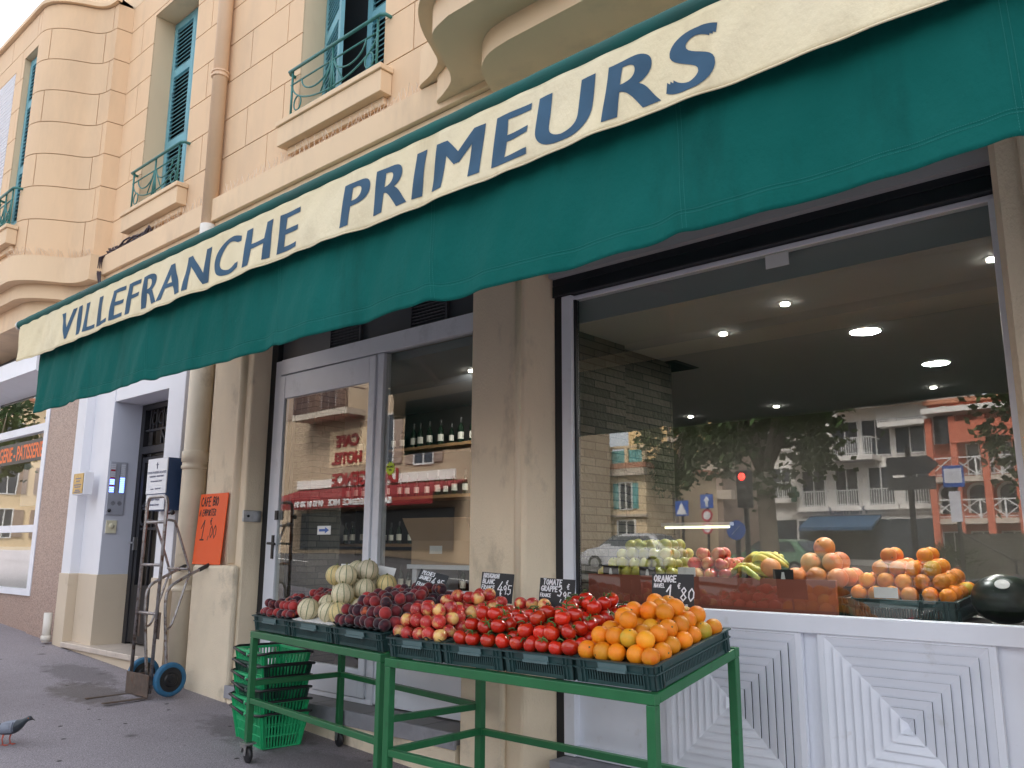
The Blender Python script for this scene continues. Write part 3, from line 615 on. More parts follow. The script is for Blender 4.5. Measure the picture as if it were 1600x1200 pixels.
gate = thing('entrance_gate', 'black wrought iron gate in the doorway of the flats', 'gate', (-8.86, .3, .73))
b = B(); yg = .3
for x in (-9.45, -8.27): b.box(x-.045, x+.045, yg-.03, yg+.03, .73, 3.34)
b.box(-9.404, -8.316, yg-.03, yg+.03, 2.78, 2.86); b.box(-9.404, -8.316, yg-.029, yg+.029, 3.28, 3.34); b.build('gate_frame', M['iron'], gate)
b = B()
b.box(-9.39, -9.33, yg-.02, yg+.02, .75, 2.74); b.box(-8.39, -8.33, yg-.02, yg+.02, .75, 2.74); b.box(-9.329, -8.391, yg-.019, yg+.019, 2.68, 2.74); b.box(-9.329, -8.391, yg-.019, yg+.019, .75, 1.35)
for i in range(6): x = -9.22+i*.145; b.box(x-.012, x+.012, yg-.012, yg+.012, 1.35, 2.68)
for z in (1.95, 2.2): b.box(-9.329, -8.391, yg-.013, yg+.013, z-.014, z+.014)
b.bar((-9.3, yg, 2.2), (-8.86, yg, 2.68), .022); b.bar((-8.42, yg, 2.2), (-8.86, yg, 2.68), .022)
b.tube([(-9.26+.06*math.cos(a), yg-.02, 2.08+.09*math.sin(a)) for a in [R_(50+i*20) for i in range(14)]], .011, 6)
b.build('gate_leaf', M['iron'], gate)
b = B()
for i in range(7): x = -9.3+i*.15; b.box(x-.01, x+.01, yg-.01, yg+.01, 3.05, 3.28)
b.box(-9.404, -8.316, yg-.012, yg+.012, 3.03, 3.055)
for x in (-9.2, -9.05, -8.9): b.tube([(x+.05*math.cos(a), yg-.01, 3.17+.07*math.sin(a)) for a in [2*PI*i/12 for i in range(12)]], .008, 5, True)
b.bar((-9.0, yg-.01, 2.88), (-9.0, yg-.01, 3.03), .025); b.bar((-8.99, yg-.01, 3.0), (-8.88, yg-.01, 2.87), .025)
b.build('transom_grille', M['iron'], gate)
b = B(); b.box(-9.37, -9.34, yg-.06, yg-.02, 1.72, 1.86); b.tube([(-9.355, yg-.06, 1.8), (-9.355, yg-.1, 1.8), (-9.26, yg-.1, 1.8)], .01, 6); b.build('handle', M['zinc'], gate)

ic = thing('intercom_panel', 'grey metal intercom panel with rows of blue lit name buttons', 'intercom', (-9.486, .05, 2.1))
b = B(); b.box(-9.488, -9.472, -.035, .150, 2.10, 2.68); b.build('panel', M['intercom'], ic, bev=.003)
bb = B(); rr_ = B(); gg = B(); pb = B()
for i in range(15):
    z = 2.655-i*.021
    for c, y in ((0, -.025), (1, .085)):
        tgt = bb if i > 6 and not (c == 0 and i in (7, 11)) else (rr_ if c == 0 and i in (3, 7, 11) else gg)
        q = B(); q.box(-9.4715, -9.470, y, y+.048, z-.0165, z-.001); q.build('lit_button' if tgt is bb else 'red_nameplate' if tgt is rr_ else 'nameplate', M['bluelit'] if tgt is bb else M['redlit'] if tgt is rr_ else M['acrylic'], ic)
        pb.tube([(-9.4718, y+.058 if c == 0 else y-.012, z-.009), (-9.468, y+.058 if c == 0 else y-.012, z-.009)], .006, 8)
pb.build('push_button', M['zinc'], ic)
b = B(); b.sphere(.019, T(-9.472, -.005, 2.145)); b.build('camera_eye', M['black'], ic, smooth=True)
b = B()
for y in (.03, .1):
    for i in range(-3, 4):
        for j in range(-3, 4):
            if i*i+j*j < 11: b.box(-9.4718, -9.4712, y+i*.007-.002, y+i*.007+.002, 2.225+j*.007-.002, 2.225+j*.007+.002)
b.build('speaker_holes', M['black'], ic)
sw = thing('wall_switch', 'ivory square switch plate under the intercom', 'switch', (-9.486, .04, 1.9)); b = B(); b.box(-9.488, -9.474, -.02, .095, 1.90, 2.04); b.build('plate', M['ivory'], sw, bev=.004)
b = B(); b.lathe([(.026, 0), (.026, .01), (.02, .014)], 18, T(-9.474, .038, 1.98) @ RY(PI/2)); b.build('knob', M['ivory'], sw, smooth=True)
bp = thing('brass_plaque', 'small brass name plaque on a white backing left of the doorway', 'plaque', (-9.9, -.15, 2.45))
b = B(); b.box(-10.02, -9.72, -.198, -.102, 2.32, 2.57); b.build('backing', M['white_paint'], bp, bev=.004)
b = B(); b.box(-10.0, -9.74, -.206, -.199, 2.335, 2.555); b.build('plate', M['brass'], bp)
b = B()
for z, w in ((2.50, .15), (2.47, .1), (2.43, .2), (2.405, .16), (2.37, .12), (2.35, .17)): b.box(-9.87-w/2, -9.87+w/2, -.2075, -.2065, z-.006, z+.006)
b.build('engraving', M['greytext'], bp)
np_ = thing('office_sign', 'white acrylic office nameplate on a dark blue box by the gate', 'sign', (-8.0, -.15, 2.3))
b = B(); b.box(-8.19, -7.80, -.194, -.052, 2.10, 2.60); b.build('box', M['dkblue'], np_)
b = B(); b.box(-8.20, -7.80, -.204, -.195, 2.26, 2.60); b.box(-8.18, -7.81, -.204, -.195, 2.105, 2.25); b.build('plate', M['acrylic'], np_)
txt = B()
def put(b, s, size, x, y, z, bold=.002, sp=1, align='CENTER', shear=0):
    f = font_bm(s, size, bold, shear, sp, align=align); b.add(f.v, f.f, T(x, y, z) @ RX(PI/2))
put(txt, 'ETUDE D\'HUISSIER DE JUSTICE', .028, -8.0, -.2055, 2.455, .0012); put(txt, 'SIGNIFICATIONS - RECOUVREMENTS', .018, -8.0, -.2055, 2.42); put(txt, 'Bureau ouvert du lundi au vendredi', .016, -8.0, -.2055, 2.375); put(txt, '1er etage      Tel 04 93 76 70 19', .016, -8.0, -.2055, 2.30)
put(txt, 'Maitre Philippe', .032, -8.0, -.2055, 2.195); put(txt, 'Avocat a la cour', .028, -8.0, -.2055, 2.145)
txt.tube([(-8.0, -.205, 2.5), (-8.0, -.205, 2.56)], .005, 4); txt.box(-8.03, -7.97, -.2058, -.205, 2.535, 2.542); txt.build('lettering', M['greytext'], np_)

# pipes on the front
dp = thing('downpipe', 'peach painted downpipe on the upper wall between the two blue shuttered windows', 'pipe', (-7.6, -.1, 5))
b = B(); b.tube([(-7.6, -.085, 4.93), (-7.6, -.085, 12)], .075, 16); b.build('pipe', M['pipe_peach'], dp, smooth=True)
b = B()
for z in (6.55, 9.0): b.lathe([(.074, 0), (.09, .005), (.09, .022), (.08, .025), (.08, .05), (.09, .053), (.09, .07), (.074, .075)], 18, T(-7.6, -.085, z))
b.build('collar', M['pipe_peach'], dp, smooth=False)
b = B(); b.lathe([(.072, 0), (.072, .55)], 16, T(-7.55, -.12, 4.36)); b.build('white_joint', M['pvc'], dp, smooth=True)
lp = thing('downpipe', 'thick beige downpipe running down to the pavement beside the orange card', 'pipe', (-7.6, -.02, .5))
b = B(); b.tube([(-7.62, -.02, .50), (-7.62, -.02, 3.95)], .112, 20); b.build('pipe', M['pipe'], lp, smooth=True)
for z in (2.48, 1.35): b = B(); b.lathe([(.112, 0), (.124, .01), (.124, .035), (.116, .04), (.116, .07), (.126, .075), (.126, .17), (.112, .18)], 22, T(-7.62, -.02, z)); b.build('collar', M['pipe'], lp, smooth=True)
wp = thing('drain_pipe', 'short white plastic drain pipe at the foot of the granite pillar', 'pipe', (-10.44, -.14, .75)); b = B(); b.tube([(-10.43, -.16, .70), (-10.43, -.16, 1.02)], .045, 12); b.build('pipe', M['pvc'], wp, smooth=True)
b = B(); b.lathe([(.045, 0), (.055, .003), (.055, .05), (.045, .055)], 14, T(-10.43, -.16, .72)); b.build('collar', M['pvc'], wp, smooth=True)

# bird spikes and cables on the ledge
def spikes(x0, x1, y, z, label, seed, path=None):
    b = B(); rr = random.Random(seed); n = int((x1-x0)/.075)
    b.box(x0, x1, y-.012, y+.012, z, z+.006)
    for i in range(n):
        x = x0+(i+.5)*(x1-x0)/n
        for a in (-1, 1):
            tip = Vector((x+a*rr.uniform(.02, .055), y+rr.uniform(-.03, .03), z+rr.uniform(.1, .135))); b.tube([(x, y, z+.004), tip], [.0028, .002], 4)
    tag(b.build('bird_spikes', M['spike'], origin=(0, 0, 0)), label, 'bird spikes', 'bird spike strips on the ledge')
spikes(-10.1, -7.75, -.06, 5.19, 'thin wire bird spikes on the ledge under the left shuttered window', 1)
spikes(-7.42, -4.45, -.06, 5.19, 'thin wire bird spikes on the ledge under the right shuttered window', 2)
b = B(); spk = [(x, y-.05) for x, y in bayc]
rr = random.Random(4)
for i in range(70):
    t = i/69*(len(spk)-1); k = min(int(t), len(spk)-2); f = t-k; x = spk[k][0]*(1-f)+spk[k+1][0]*f; y = spk[k][1]*(1-f)+spk[k+1][1]*f
    b.tube([(x, y+.04, 5.188), (x+rr.uniform(-.05, .05), y+rr.uniform(-.03, .03), 5.188+rr.uniform(.08, .12))], .0022, 4)
tag(b.build('bird_spikes', M['spike'], origin=(0, 0, 0)), 'thin wire bird spikes along the curved ledge of the bay', 'bird spikes', 'bird spike strips on the ledge')
b = B()
for k in range(5):
    b.tube([(-10.05+i*.115, -.07-.012*math.sin(i+k), 5.20+.03*math.sin(i*1.3+k*2)+.012*k) for i in range(10)], .011, 6)
for k in range(3): b.tube([(-10.02, -.08, 5.2), (-10.10, -.14+.015*k, 5.16), (-10.11, -.15+.02*k, 5.0), (-10.08+.02*k, -.13, 4.86), (-10.02, -.12, 4.76)], .010, 6)
b.tube([(-9.02, -.07, 5.22), (-8.94, -.09, 5.27), (-8.9, -.08, 5.22), (-8.98, -.06, 5.19)], .014, 6)
tag(b.build('cable_bundle', M['cable'], smooth=True, origin=(-10, 0, 5.2)), 'bundle of dark cables lying along the ledge beside the bay', 'cable')

# ================================================================ BAKERY ON THE LEFT
bk = thing('bakery_shopfront', 'bakery shopfront with white window frame and pink granite surround', 'shopfront', (-12, 0, .8))
b = B(); b.box(-11.33, -10.44, -.06, .4, .6, 3.9); b.prism([(-10.445, -.06, .6), (-10.40, .12, .6), (-10.45, .12, .6)], (0, 0, 3.3)); b.build('granite_pillar', M['granite'], bk)
b = B(); b.box(-17, -11.34, -.03, .3, .5, 1.16); b.build('granite_base', M['granite'], bk)
b = B(); b.box(-17, -11.34, -.07, .02, 1.165, 1.24); b.box(-17, -11.34, -.065, .02, 1.93, 2.02); b.box(-11.46, -11.335, -.068, .02, 1.165, 3.75); b.box(-17, -11.34, -.066, .02, 3.2, 3.3); b.box(-13.6, -13.52, -.064, .02, 1.24, 3.75)
b.build('window_frame', M['white_alu'], bk)
b = B(); b.box(-17, -11.47, -.02, -.012, 1.24, 1.93); b.box(-17, -11.47, -.02, -.012, 2.02, 3.7); b.build('pane', glassmat('bakery_glass', .2), bk)
b = B(); b.prism([(-17, .02, 3.75), (-17, -.35, 3.9), (-17, -.35, 4.12), (-17, .02, 4.2)], (5.85, 0, 0)); b.build('canopy', M['white_alu'], bk)
b = B(); b.box(-17, -11.33, .03, .4, 3.72, 4.4); b.build('header', M['dark_panel'], bk)
b = B(); b.box(-17, -11.47, -.034, -.024, 2.84, 3.12); sg = b.build('sign', M['black'], bk)
b = B(); f = font_bm('BOULANGERIE - PATISSERIE', .27, .006, 0, .92, align='RIGHT'); b.add(f.v, f.f, T(-11.52, -.0355, 2.885) @ RX(PI/2) @ Matrix.Diagonal((.78, 1, 1, 1))); b.build('lettering', mat('orange_letters', (.9, .2, .05), .6), sg)
b = B(); b.box(-16.9, -11.4, 2.6, 2.7, .5, 4.2); b.box(-16.9, -11.4, .3, 2.6, .75, .78); b.box(-11.45, -11.42, .3, 2.6, .7, 4.2); b.build('interior', mat('bakery_inside', (.2, .19, .17), .9), bk)
b = B(); b.box(-16.5, -11.8, .5, 1.1, .78, 1.75); b.build('counter', M['paper'], bk)
b = B(); b.box(-16.5, -11.9, 1.4, 1.44, 2.45, 3.2); b.build('menu_panel', M['acrylic'], bk)

# ================================================================ SHOP FRONT
YG = .2
dr = thing('shop_entrance', 'white framed glass shop entrance with a hinged door and a fixed side pane', 'shop door', (-5.3, .2, .6))
b = B()
b.box(-6.62, -6.53, YG-.03, YG+.05, .62, 3.42); b.box(-5.17, -5.09, YG-.03, YG+.05, .62, 3.28); b.box(-6.529, -3.96, YG-.034, YG+.05, 3.285, 3.425); b.box(-3.99, -3.951, YG-.03, YG+.05, .62, 3.284)
b.build('frame', M['grey_alu'], dr, bev=.004)
b = B(); b.box(-6.715, -6.622, YG-.02, YG+.06, .62, 3.95); b.build('shutter_guide', M['black_seal'], dr)
lf = B(); lf.box(-6.52, -6.44, YG-.045, YG+.01, .66, 3.27); lf.box(-5.25, -5.175, YG-.045, YG+.01, .66, 3.27); lf.box(-6.439, -5.251, YG-.044, YG+.01, 3.06, 3.27); lf.box(-6.439, -5.251, YG-.044, YG+.01, .66, .86)
lo = lf.build('door', M['grey_alu'], dr, bev=.004)
b = B(); b.box(-6.439, -5.251, YG-.028, YG-.02, .861, 3.059); b.build('pane', M['glass'], lo)
b = B(); b.box(-6.495, -6.465, YG-.056, YG-.046, 1.66, 1.86); b.tube([(-6.48, YG-.05, 1.79), (-6.48, YG-.1, 1.79), (-6.37, YG-.1, 1.785)], .011, 8); b.box(-6.46, -6.42, YG-.06, YG-.046, 1.99, 2.07); b.build('handle', M['black'], lo)
b = B(); b.box(-5.09, -3.99, YG+.0, YG+.008, 1.47, 3.284); b.build('side_pane', M['glass'], dr)
b = B(); b.box(-5.089, -3.991, YG-.02, YG+.03, .63, 1.40); b.box(-5.089, -3.991, YG-.035, YG+.03, 1.402, 1.468); b.build('lower_panel', M['white_alu'], dr, bev=.003)
b = B(); b.box(-6.6, -3.955, YG+.02, YG+.06, 3.427, 3.95); b.build('transom_panel', M['dark_panel'], dr)
for x0, x1 in ((-5.84, -5.45), (-4.80, -4.42)):
    b = B(); b.box(x0-.02, x0, YG-.01, YG+.018, 3.43, 3.75); b.box(x1, x1+.02, YG-.01, YG+.018, 3.43, 3.75)
    for i in range(12): b.box(x0+.0005, x1-.0005, -.012, .012, -.003, .003, T(0, YG+.004, 3.445+i*.026) @ RX(R_(40)))
    b.build('vent_grille', M['dark_panel'], dr)
b = B(); b.box(-6.53, -5.1, YG-.036, YG-.02, .622, .655); b.build('threshold', M['white_alu'], dr)
st = thing('shop_doorstep', 'grey tiled doorstep with a stone edge across the shop entrance', 'doorstep', (-5.3, 0, .4))
b = B(); b.box(-6.715, -3.97, -.06, .25, .545, .618); b.build('tiles', M['tile'], st)
b = B(); b.box(-6.715, -3.965, -.085, -.061, .52, .621); b.build('edge_stone', M['kerbgrey'], st, bev=.005)
b = B(); b.box(-6.7, -3.98, -.06, .2, .1, .543); b.build('riser', M['plinth'], st)
b = B()
for x in (-6.1, -5.5, -4.9, -4.3): b.box(x-.002, x+.002, -.06, .19, .6182, .6188)
b.build('tile_joints', M['int_dark'], st)

sw_ = thing('shop_window', 'large shop window in a white frame above white louvred panels', 'shop window', (-2, .2, .5))
b = B(); b.box(-3.36, -3.29, YG-.02, YG+.06, .5, 3.95); b.build('shutter_guide', M['black_seal'], sw_)
b = B(); b.box(-3.289, -3.21, YG-.04, YG+.05, .56, 3.375); b.box(-3.209, -.74, YG-.045, YG+.05, 1.355, 1.44); b.box(-3.209, -.74, YG-.01, YG+.05, 3.345, 3.374); b.box(-.79, -.741, YG-.04, YG+.05, 1.442, 3.344); b.build('frame', M['white_alu'], sw_, bev=.004)
b = B(); b.box(-3.21, -3.195, YG-.012, YG+.03, 1.44, 3.345); b.build('gasket', M['black_seal'], sw_)
b = B(); b.box(-3.194, -.791, YG+.0, YG+.008, 1.441, 3.344); b.build('pane', M['glass'], sw_)
b = B(); b.box(-3.288, -.741, YG+.01, YG+.04, .5, 1.353); b.box(-3.288, -2.60, YG-.02, YG+.009, .56, .62); b.box(-3.288, -3.23, YG-.02, YG+.009, .621, 1.353); b.build('panel', M['white_alu'], sw_, bev=.002)
def louvre(x0, x1, z0, z1, y):
    g = B(); cx, cz = (x0+x1)/2, (z0+z1)/2; hx, hz = (x1-x0)/2, (z1-z0)/2
    def ring(o0, o1, ya, yb, tk=.004):
        c = [(-1, -1), (1, -1), (1, 1), (-1, 1)]
        for i in range(4):
            p, q = c[i], c[(i+1) % 4]
            A = [(cx+p[0]*(hx-o0), ya, cz+p[1]*(hz-o0)), (cx+q[0]*(hx-o0), ya, cz+q[1]*(hz-o0)), (cx+q[0]*(hx-o1), yb, cz+q[1]*(hz-o1)), (cx+p[0]*(hx-o1), yb, cz+p[1]*(hz-o1))]
            Bk = [(a[0], a[1]+tk, a[2]) for a in A]
            g.add(A+Bk, [(0, 1, 2, 3), (7, 6, 5, 4), (0, 4, 5, 1), (1, 5, 6, 2), (2, 6, 7, 3), (3, 7, 4, 0)])
    ring(0, .03, y-.025, y-.025, .03); N = 8; w = (min(hx, hz)-.03-.03)/N
    for k in range(N): o = .03+k*w; ring(o+.001, o+w+.002, y-.026, y-.0105)
    o = .03+N*w; ring(o, min(hx, hz)-.0005, y-.030, y-.004)
    f = g.build('louvre', M['white_alu'], sw_)
    k = B(); k.box(x0+.02, x1-.02, y+.006, y+.0085, z0+.02, z1-.02); k.build('louvre_gap_shade', M['black_seal'], f)  # black sheet added to darken the slat gaps like shadow
    s = B()
    for px in (x0+.015, x1-.015):
        for pz in (z0+.015, z1-.015): s.lathe([(.005, 0), (.005, .002)], 8, T(px, y-.025, pz) @ RX(PI/2))
    s.build('screws', M['zinc'], f)
louvre(-2.585, -1.805, .585, 1.372, YG-.004); louvre(-1.722, -.945, .585, 1.372, YG-.004)
b = B(); b.box(-3.29, -.745, .02, .3, .40, .555); b.build('ledge', M['kerbgrey'], sw_, bev=.006)
b = B()
for i in range(8): b.box(-3.355, -.745, YG-.05+.002*(i % 2), YG+.03, 3.385+i*.071, 3.385+i*.071+.068)
b.box(-3.355, -.745, YG-.055, YG+.03, 3.377, 3.384); b.build('roller_shutter', M['shutter_box'], sw_, bev=.003)
b = B(); b.box(-1.89, -1.76, YG-.006, YG-.001, 3.26, 3.335); b.build('paper_note', M['paper'], sw_)
kl = thing('shutter_lock', 'grey metal roller shutter key box on the side of the left pier', 'lock box', (-6.72, .06, 2.0)); b = B(); b.box(-6.719, -6.70, -.02, .16, 1.975, 2.075); b.build('box', M['zinc'], kl, bev=.008)
b = B(); b.lathe([(.012, 0), (.012, .006)], 12, T(-6.7, .03, 2.025) @ RY(PI/2)); b.build('keyhole', M['black'], kl)
sk = thing('arrow_sticker', 'small white sticker with a blue arrow on the door glass', 'sticker', (-5.78, .168, 1.89)); b = B(); b.box(-5.865, -5.685, YG-.0305, YG-.0285, 1.86, 1.93); b.build('paper', M['paper'], sk)
b = B(); y = YG-.0312; b.prism([(-5.84, y, 1.885), (-5.76, y, 1.885), (-5.76, y, 1.87), (-5.705, y, 1.895), (-5.76, y, 1.92), (-5.76, y, 1.905), (-5.84, y, 1.905)], (0, .0005, 0)); b.build('arrow', M['sticker_blue'], sk)
gs = thing('star_sticker', 'yellow green starburst price sticker on the side pane', 'sticker', (-5.0, .19, 2.35)); b = B(); b.prism([(-5.0+(.055 if i % 2 else .042)*math.cos(2*PI*i/24), YG-.001, 2.355+(.055 if i % 2 else .042)*math.sin(2*PI*i/24)) for i in range(24)], (0, -.002, 0)); b.build('paper', M['yellow_paper'], gs)
b = B(); put(b, 'PROMO', .022, -5.0, YG-.0035, 2.36, .001); put(b, 'VIN', .022, -5.0, YG-.0035, 2.335, .001); b.build('lettering', M['ink'], gs)

# orange card on the plinth
oc = thing('price_card', 'bright orange card offering coffee, leaning on the left pier', 'card', (-7.2, -.05, 1.6), rot=(R_(-3.5), 0, 0))
b = B(); b.box(-.265, .225, -.006, 0, .002, .64); b.build('card', M['orange_card'], oc, rel=False)
b = B(); hand(b, 'CAFE BIO', -.235, .53, .078, .013, -.0065, .78, .02, 3); hand(b, 'A EMPORTER', -.24, .44, .055, .010, -.0065, .75, .02, 4); hand(b, '1', -.19, .22, .17, .014, -.0065, .9, .12, 5); hand(b, '€', -.03, .36, .055, .010, -.0065); hand(b, ',00', -.05, .24, .11, .011, -.0065, .8, .05, 6)
b.build('lettering', M['ink'], oc, rel=False)

# ---------------------------------------------------------------- inside the shop
b = B(); b.box(-7.9, -.1, .46, 5.2, .55, .60); b.box(-6.7, -.1, .26, .459, .55, .60); b.build('interior_floor', M['int_floor'])['kind'] = 'structure'
b = B(); b.box(-7.9, -.1, .455, 5.2, 3.23, 3.3); b.box(-6.7, -.1, .30, .454, 3.23, 3.3); b.build('interior_ceiling', M['int_ceiling'])['kind'] = 'structure'
b = B(); b.box(-7.9, -.1, 5.0, 5.2, .6, 3.229); b.box(-7.9, -7.8, .46, 4.99, .6, 3.229); b.box(-.25, -.1, .46, 4.99, .6, 3.229); b.build('interior_wall', M['int_wall'])['kind'] = 'structure'
b = B(); b.box(-3.8, -3.4, .30, 1.05, .6, 3.229); b.box(-3.8, -3.46, 1.051, 1.8, .6, 3.229); b.box(-6.70, -6.40, .46, .8, .6, 3.229); b.build('interior_wall', M['stone'])['kind'] = 'structure'
b = B(); b.box(-3.35, -.3, .262, .298, 3.2, 3.5); b.box(-3.35, -.3, .1, .46, 3.5, 3.9); b.build('interior_wall', M['int_ceiling'])['kind'] = 'structure'
LP = [(-1.91, 1.76, 'large round ceiling lamp lit near the window'), (-1.84, 3.14, 'large round ceiling lamp lit toward the back right of the shop'), (-4.47, 3.25, 'large round ceiling lamp lit above the back left of the shop')]
for x, y, lab in LP:
    t = thing('ceiling_lamp', lab, 'ceiling lamp', (x, y, 3.225), 'large round ceiling lamps')
    b = B(); b.lathe([(.095, 3.2285), (.095, 3.2225), (.0001, 3.2225)], 28, T(x, y, 0)); b.build('diffuser', M['lamp_on'], t)
    b = B(); b.lathe([(.096, 3.2285), (.112, 3.2285), (.112, 3.224), (.104, 3.219), (.096, 3.2225)], 28, T(x, y, 0)); b.build('ring', M['chrome'], t)
SP = [(-2.04, .77, 'small spotlight in the ceiling right behind the window'), (-.9, .70, 'small ceiling spotlight nearest the right pier'), (-2.67, 1.18, 'small ceiling spotlight left of the large lamp near the window'), (-4.72, 4.3, 'tiny ceiling spotlight deep in the shop at the left'), (-3.69, 4.26, 'tiny ceiling spotlight deep in the shop at the middle'), (-2.15, 4.19, 'tiny ceiling spotlight deep in the shop at the right'), (-5.54, 4.3, 'tiny ceiling spotlight beside the stone clad wall'), (-4.86, .93, 'small ceiling spotlight behind the entrance side pane')]
for x, y, lab in SP:
    t = thing('spotlight', lab, 'spotlight', (x, y, 3.22), 'small ceiling spotlights')
    b = B(); b.lathe([(.026, 3.2285), (.026, 3.214), (.0001, 3.211)], 14, T(x, y, 0)); b.build('bulb', M['spot_on'], t)
    b = B(); b.lathe([(.027, 3.2285), (.045, 3.2285), (.045, 3.2255), (.027, 3.222)], 18, T(x, y, 0)); b.build('ring', M['chrome'], t)
for (x, y, lab), (tx, ty, tz), pw in zip([SP[0], SP[1], SP[2], SP[7]], [(-1.8, .42, 1.6), (-1.25, .42, 1.6), (-2.75, .42, 1.65), (-5.5, 1.9, 2.0)], (26, 24, 20, 26)):
    ld = bpy.data.lights.new('spot_beam', 'SPOT'); ld.energy = pw; ld.spot_size = R_(75 if tx > -4 else 130); ld.spot_blend = .8; ld.shadow_soft_size = .03; ld.color = (.95, .97, 1)
    lo_ = bpy.data.objects.new('spot_beam', ld); col.objects.link(lo_); lo_.location = (x, y, 3.19); lo_.rotation_euler = (Vector((x, y, 3.19))-Vector((tx, ty, tz))).to_track_quat('Z', 'Y').to_euler()
cv = thing('ceiling_vent', 'dark square ventilation grille in the shop ceiling', 'vent', (-3.55, 1.87, 3.22))
b = B(); b.box(-3.75, -3.36, 1.7, 2.07, 3.222, 3.2285); b.build('frame', M['int_dark'], cv)
b = B()
for i in range(12): b.box(-3.72, -3.39, 1.72+i*.029, 1.73+i*.029, 3.215, 3.2215)
b.build('slats', M['black'], cv)
hc = thing('hanging_cable', 'thin black cable with a plug hanging beside the stone clad wall', 'cable', (-3.39, .42, 3.0)); b = B(); b.tube([(-3.38, .42, 3.229), (-3.385, .42, 3.12), (-3.38, .42, 3.04)], .004, 6); b.build('wire', M['black'], hc)
b = B(); b.box(-3.398, -3.362, .405, .435, 2.86, 3.04); b.build('plug', M['black'], hc, bev=.005)
# wine shelving behind the door
ws = thing('wine_shelf', 'dark wine shelving unit behind the entrance with wooden boards', 'shelf', (-5.2, 1.9, .6))
b = B(); b.box(-7.79, -3.81, 2.06, 2.1, .61, 3.2); b.box(-3.85, -3.81, 1.7, 2.059, .61, 3.2); b.build('back', M['int_dark'], ws)
for z in (.95, 1.35, 1.8, 2.27, 2.77):
    b = B(); b.box(-7.79, -3.86, 1.7, 2.058, z-.03, z); b.build('board', M['wood'], ws)
def bottle_proto():
    r = thing('wine_bottle', 'x', 'bottle', (0, 0, -5), 'wine bottles on the shelving')
    b = B(); b.lathe([(.034, 0), (.037, .01), (.037, .19), (.03, .215), (.0145, .235), (.0135, .30), (.016, .302), (.016, .312), (.0135, .315)], 14); b.build('glass', M['bottle'], r, smooth=True, rel=False)
    b = B(); b.lathe([(.0376, .05), (.0376, .135)], 14); b.build('label', M['label'], r, rel=False)
    b = B(); b.lathe([(.0152, .25), (.0165, .318), (.001, .319)], 12); b.build('capsule', M['int_dark'], r, rel=False); r.scale = (.75,)*3; return r
bot = None
for z, nm, n, x0 in ((1.35, 'lower shelf', 26, -7.6), (1.8, 'middle shelf', 26, -7.6), (2.27, 'upper shelf', 24, -7.6), (2.77, 'top shelf', 24, -7.4)):
    for i in range(n):
        x = x0+i*(3.4/n)+rnd.uniform(-.015, .015); y = 1.78+rnd.uniform(-.02, .03)
        if bot is None: bot = bottle_proto(); o = bot; o.location = (x, y, z); o.rotation_euler = (0, 0, 0)
        else: o = dup(bot, (x, y, z), (0, 0, rnd.uniform(-.5, .5)), rnd.uniform(.66, .82))
        o['label'] = f'dark wine bottle on the {nm}, {ordw(i+1) if i < 16 else str(i+1)+("st" if i == 20 else "nd" if i == 21 else "rd" if i == 22 else "th")} from the left end'
tb = thing('display_counter', 'white counter under the cardboard box behind the side pane', 'counter', (-4.6, .7, 1.1)); b = B(); b.box(-5.03, -4.0, .42, .95, 1.60, 1.632); b.build('top', M['white_alu'], tb)
b = B(); b.box(-5.0, -4.95, .45, .9, .61, 1.598); b.box(-4.07, -4.02, .45, .9, .61, 1.598); b.build('leg', M['white_alu'], tb)
cbx = thing('cardboard_box', 'open brown cardboard box with raised flaps behind the side pane', 'box', (-4.7, .65, 1.633), rot=(0, 0, R_(8)))
b = B(); b.box(-.3, .3, -.2, -.195, 0, .18); b.box(-.3, .3, .195, .2, 0, .18); b.box(-.3, -.295, -.194, .194, 0, .18); b.box(.295, .3, -.194, .194, 0, .18); b.box(-.294, .294, -.194, .194, 0, .005); b.build('body', M['cardboard'], cbx, rel=False)
b = B(); b.box(0, .6, -.003, .003, 0, .2, T(-.3, -.2, .18) @ RX(R_(35))); b.build('flap', M['cardboard'], cbx, rel=False)
b = B(); b.box(-.003, .003, 0, .4, 0, .22, T(.3, -.2, .18) @ RY(R_(-40))); b.build('flap', M['cardboard'], cbx, rel=False)
b = B(); b.box(-.12, .0, -.202, -.2005, .08, .14); b.build('shipping_label', M['paper'], cbx, rel=False)
# window display inside
ds = thing('window_display', 'low display counter with a brown red front board inside the window', 'counter', (-2, .5, .9))
b = B(); b.box(-3.19, -.8, .26, 1.0, 1.36, 1.42); b.build('top', M['int_dark'], ds)
b = B(); b.box(-3.19, -1.66, .29, .31, 1.421, 1.605); b.build('front_board', M['board'], ds)
b = B(); b.box(-3.19, -1.69, .312, 1.0, 1.421, 1.575); b.build('riser', M['int_dark'], ds)
b = B(); b.box(-3.15, -.85, .3, .36, .61, 1.358); b.box(-3.15, -.85, .9, .95, .61, 1.358); b.build('leg', M['int_dark'], ds)
lt = thing('strip_light', 'thin glowing strip light behind the green apples', 'strip light', (-2.9, 1.3, 1.95)); b = B(); b.box(-3.25, -2.75, 1.29, 1.31, 1.90, 1.915); b.build('tube', M['tube_on'], lt); b = B(); b.box(-3.27, -2.73, 1.275, 1.325, 1.917, 1.94); b.build('housing', M['white_alu'], lt)

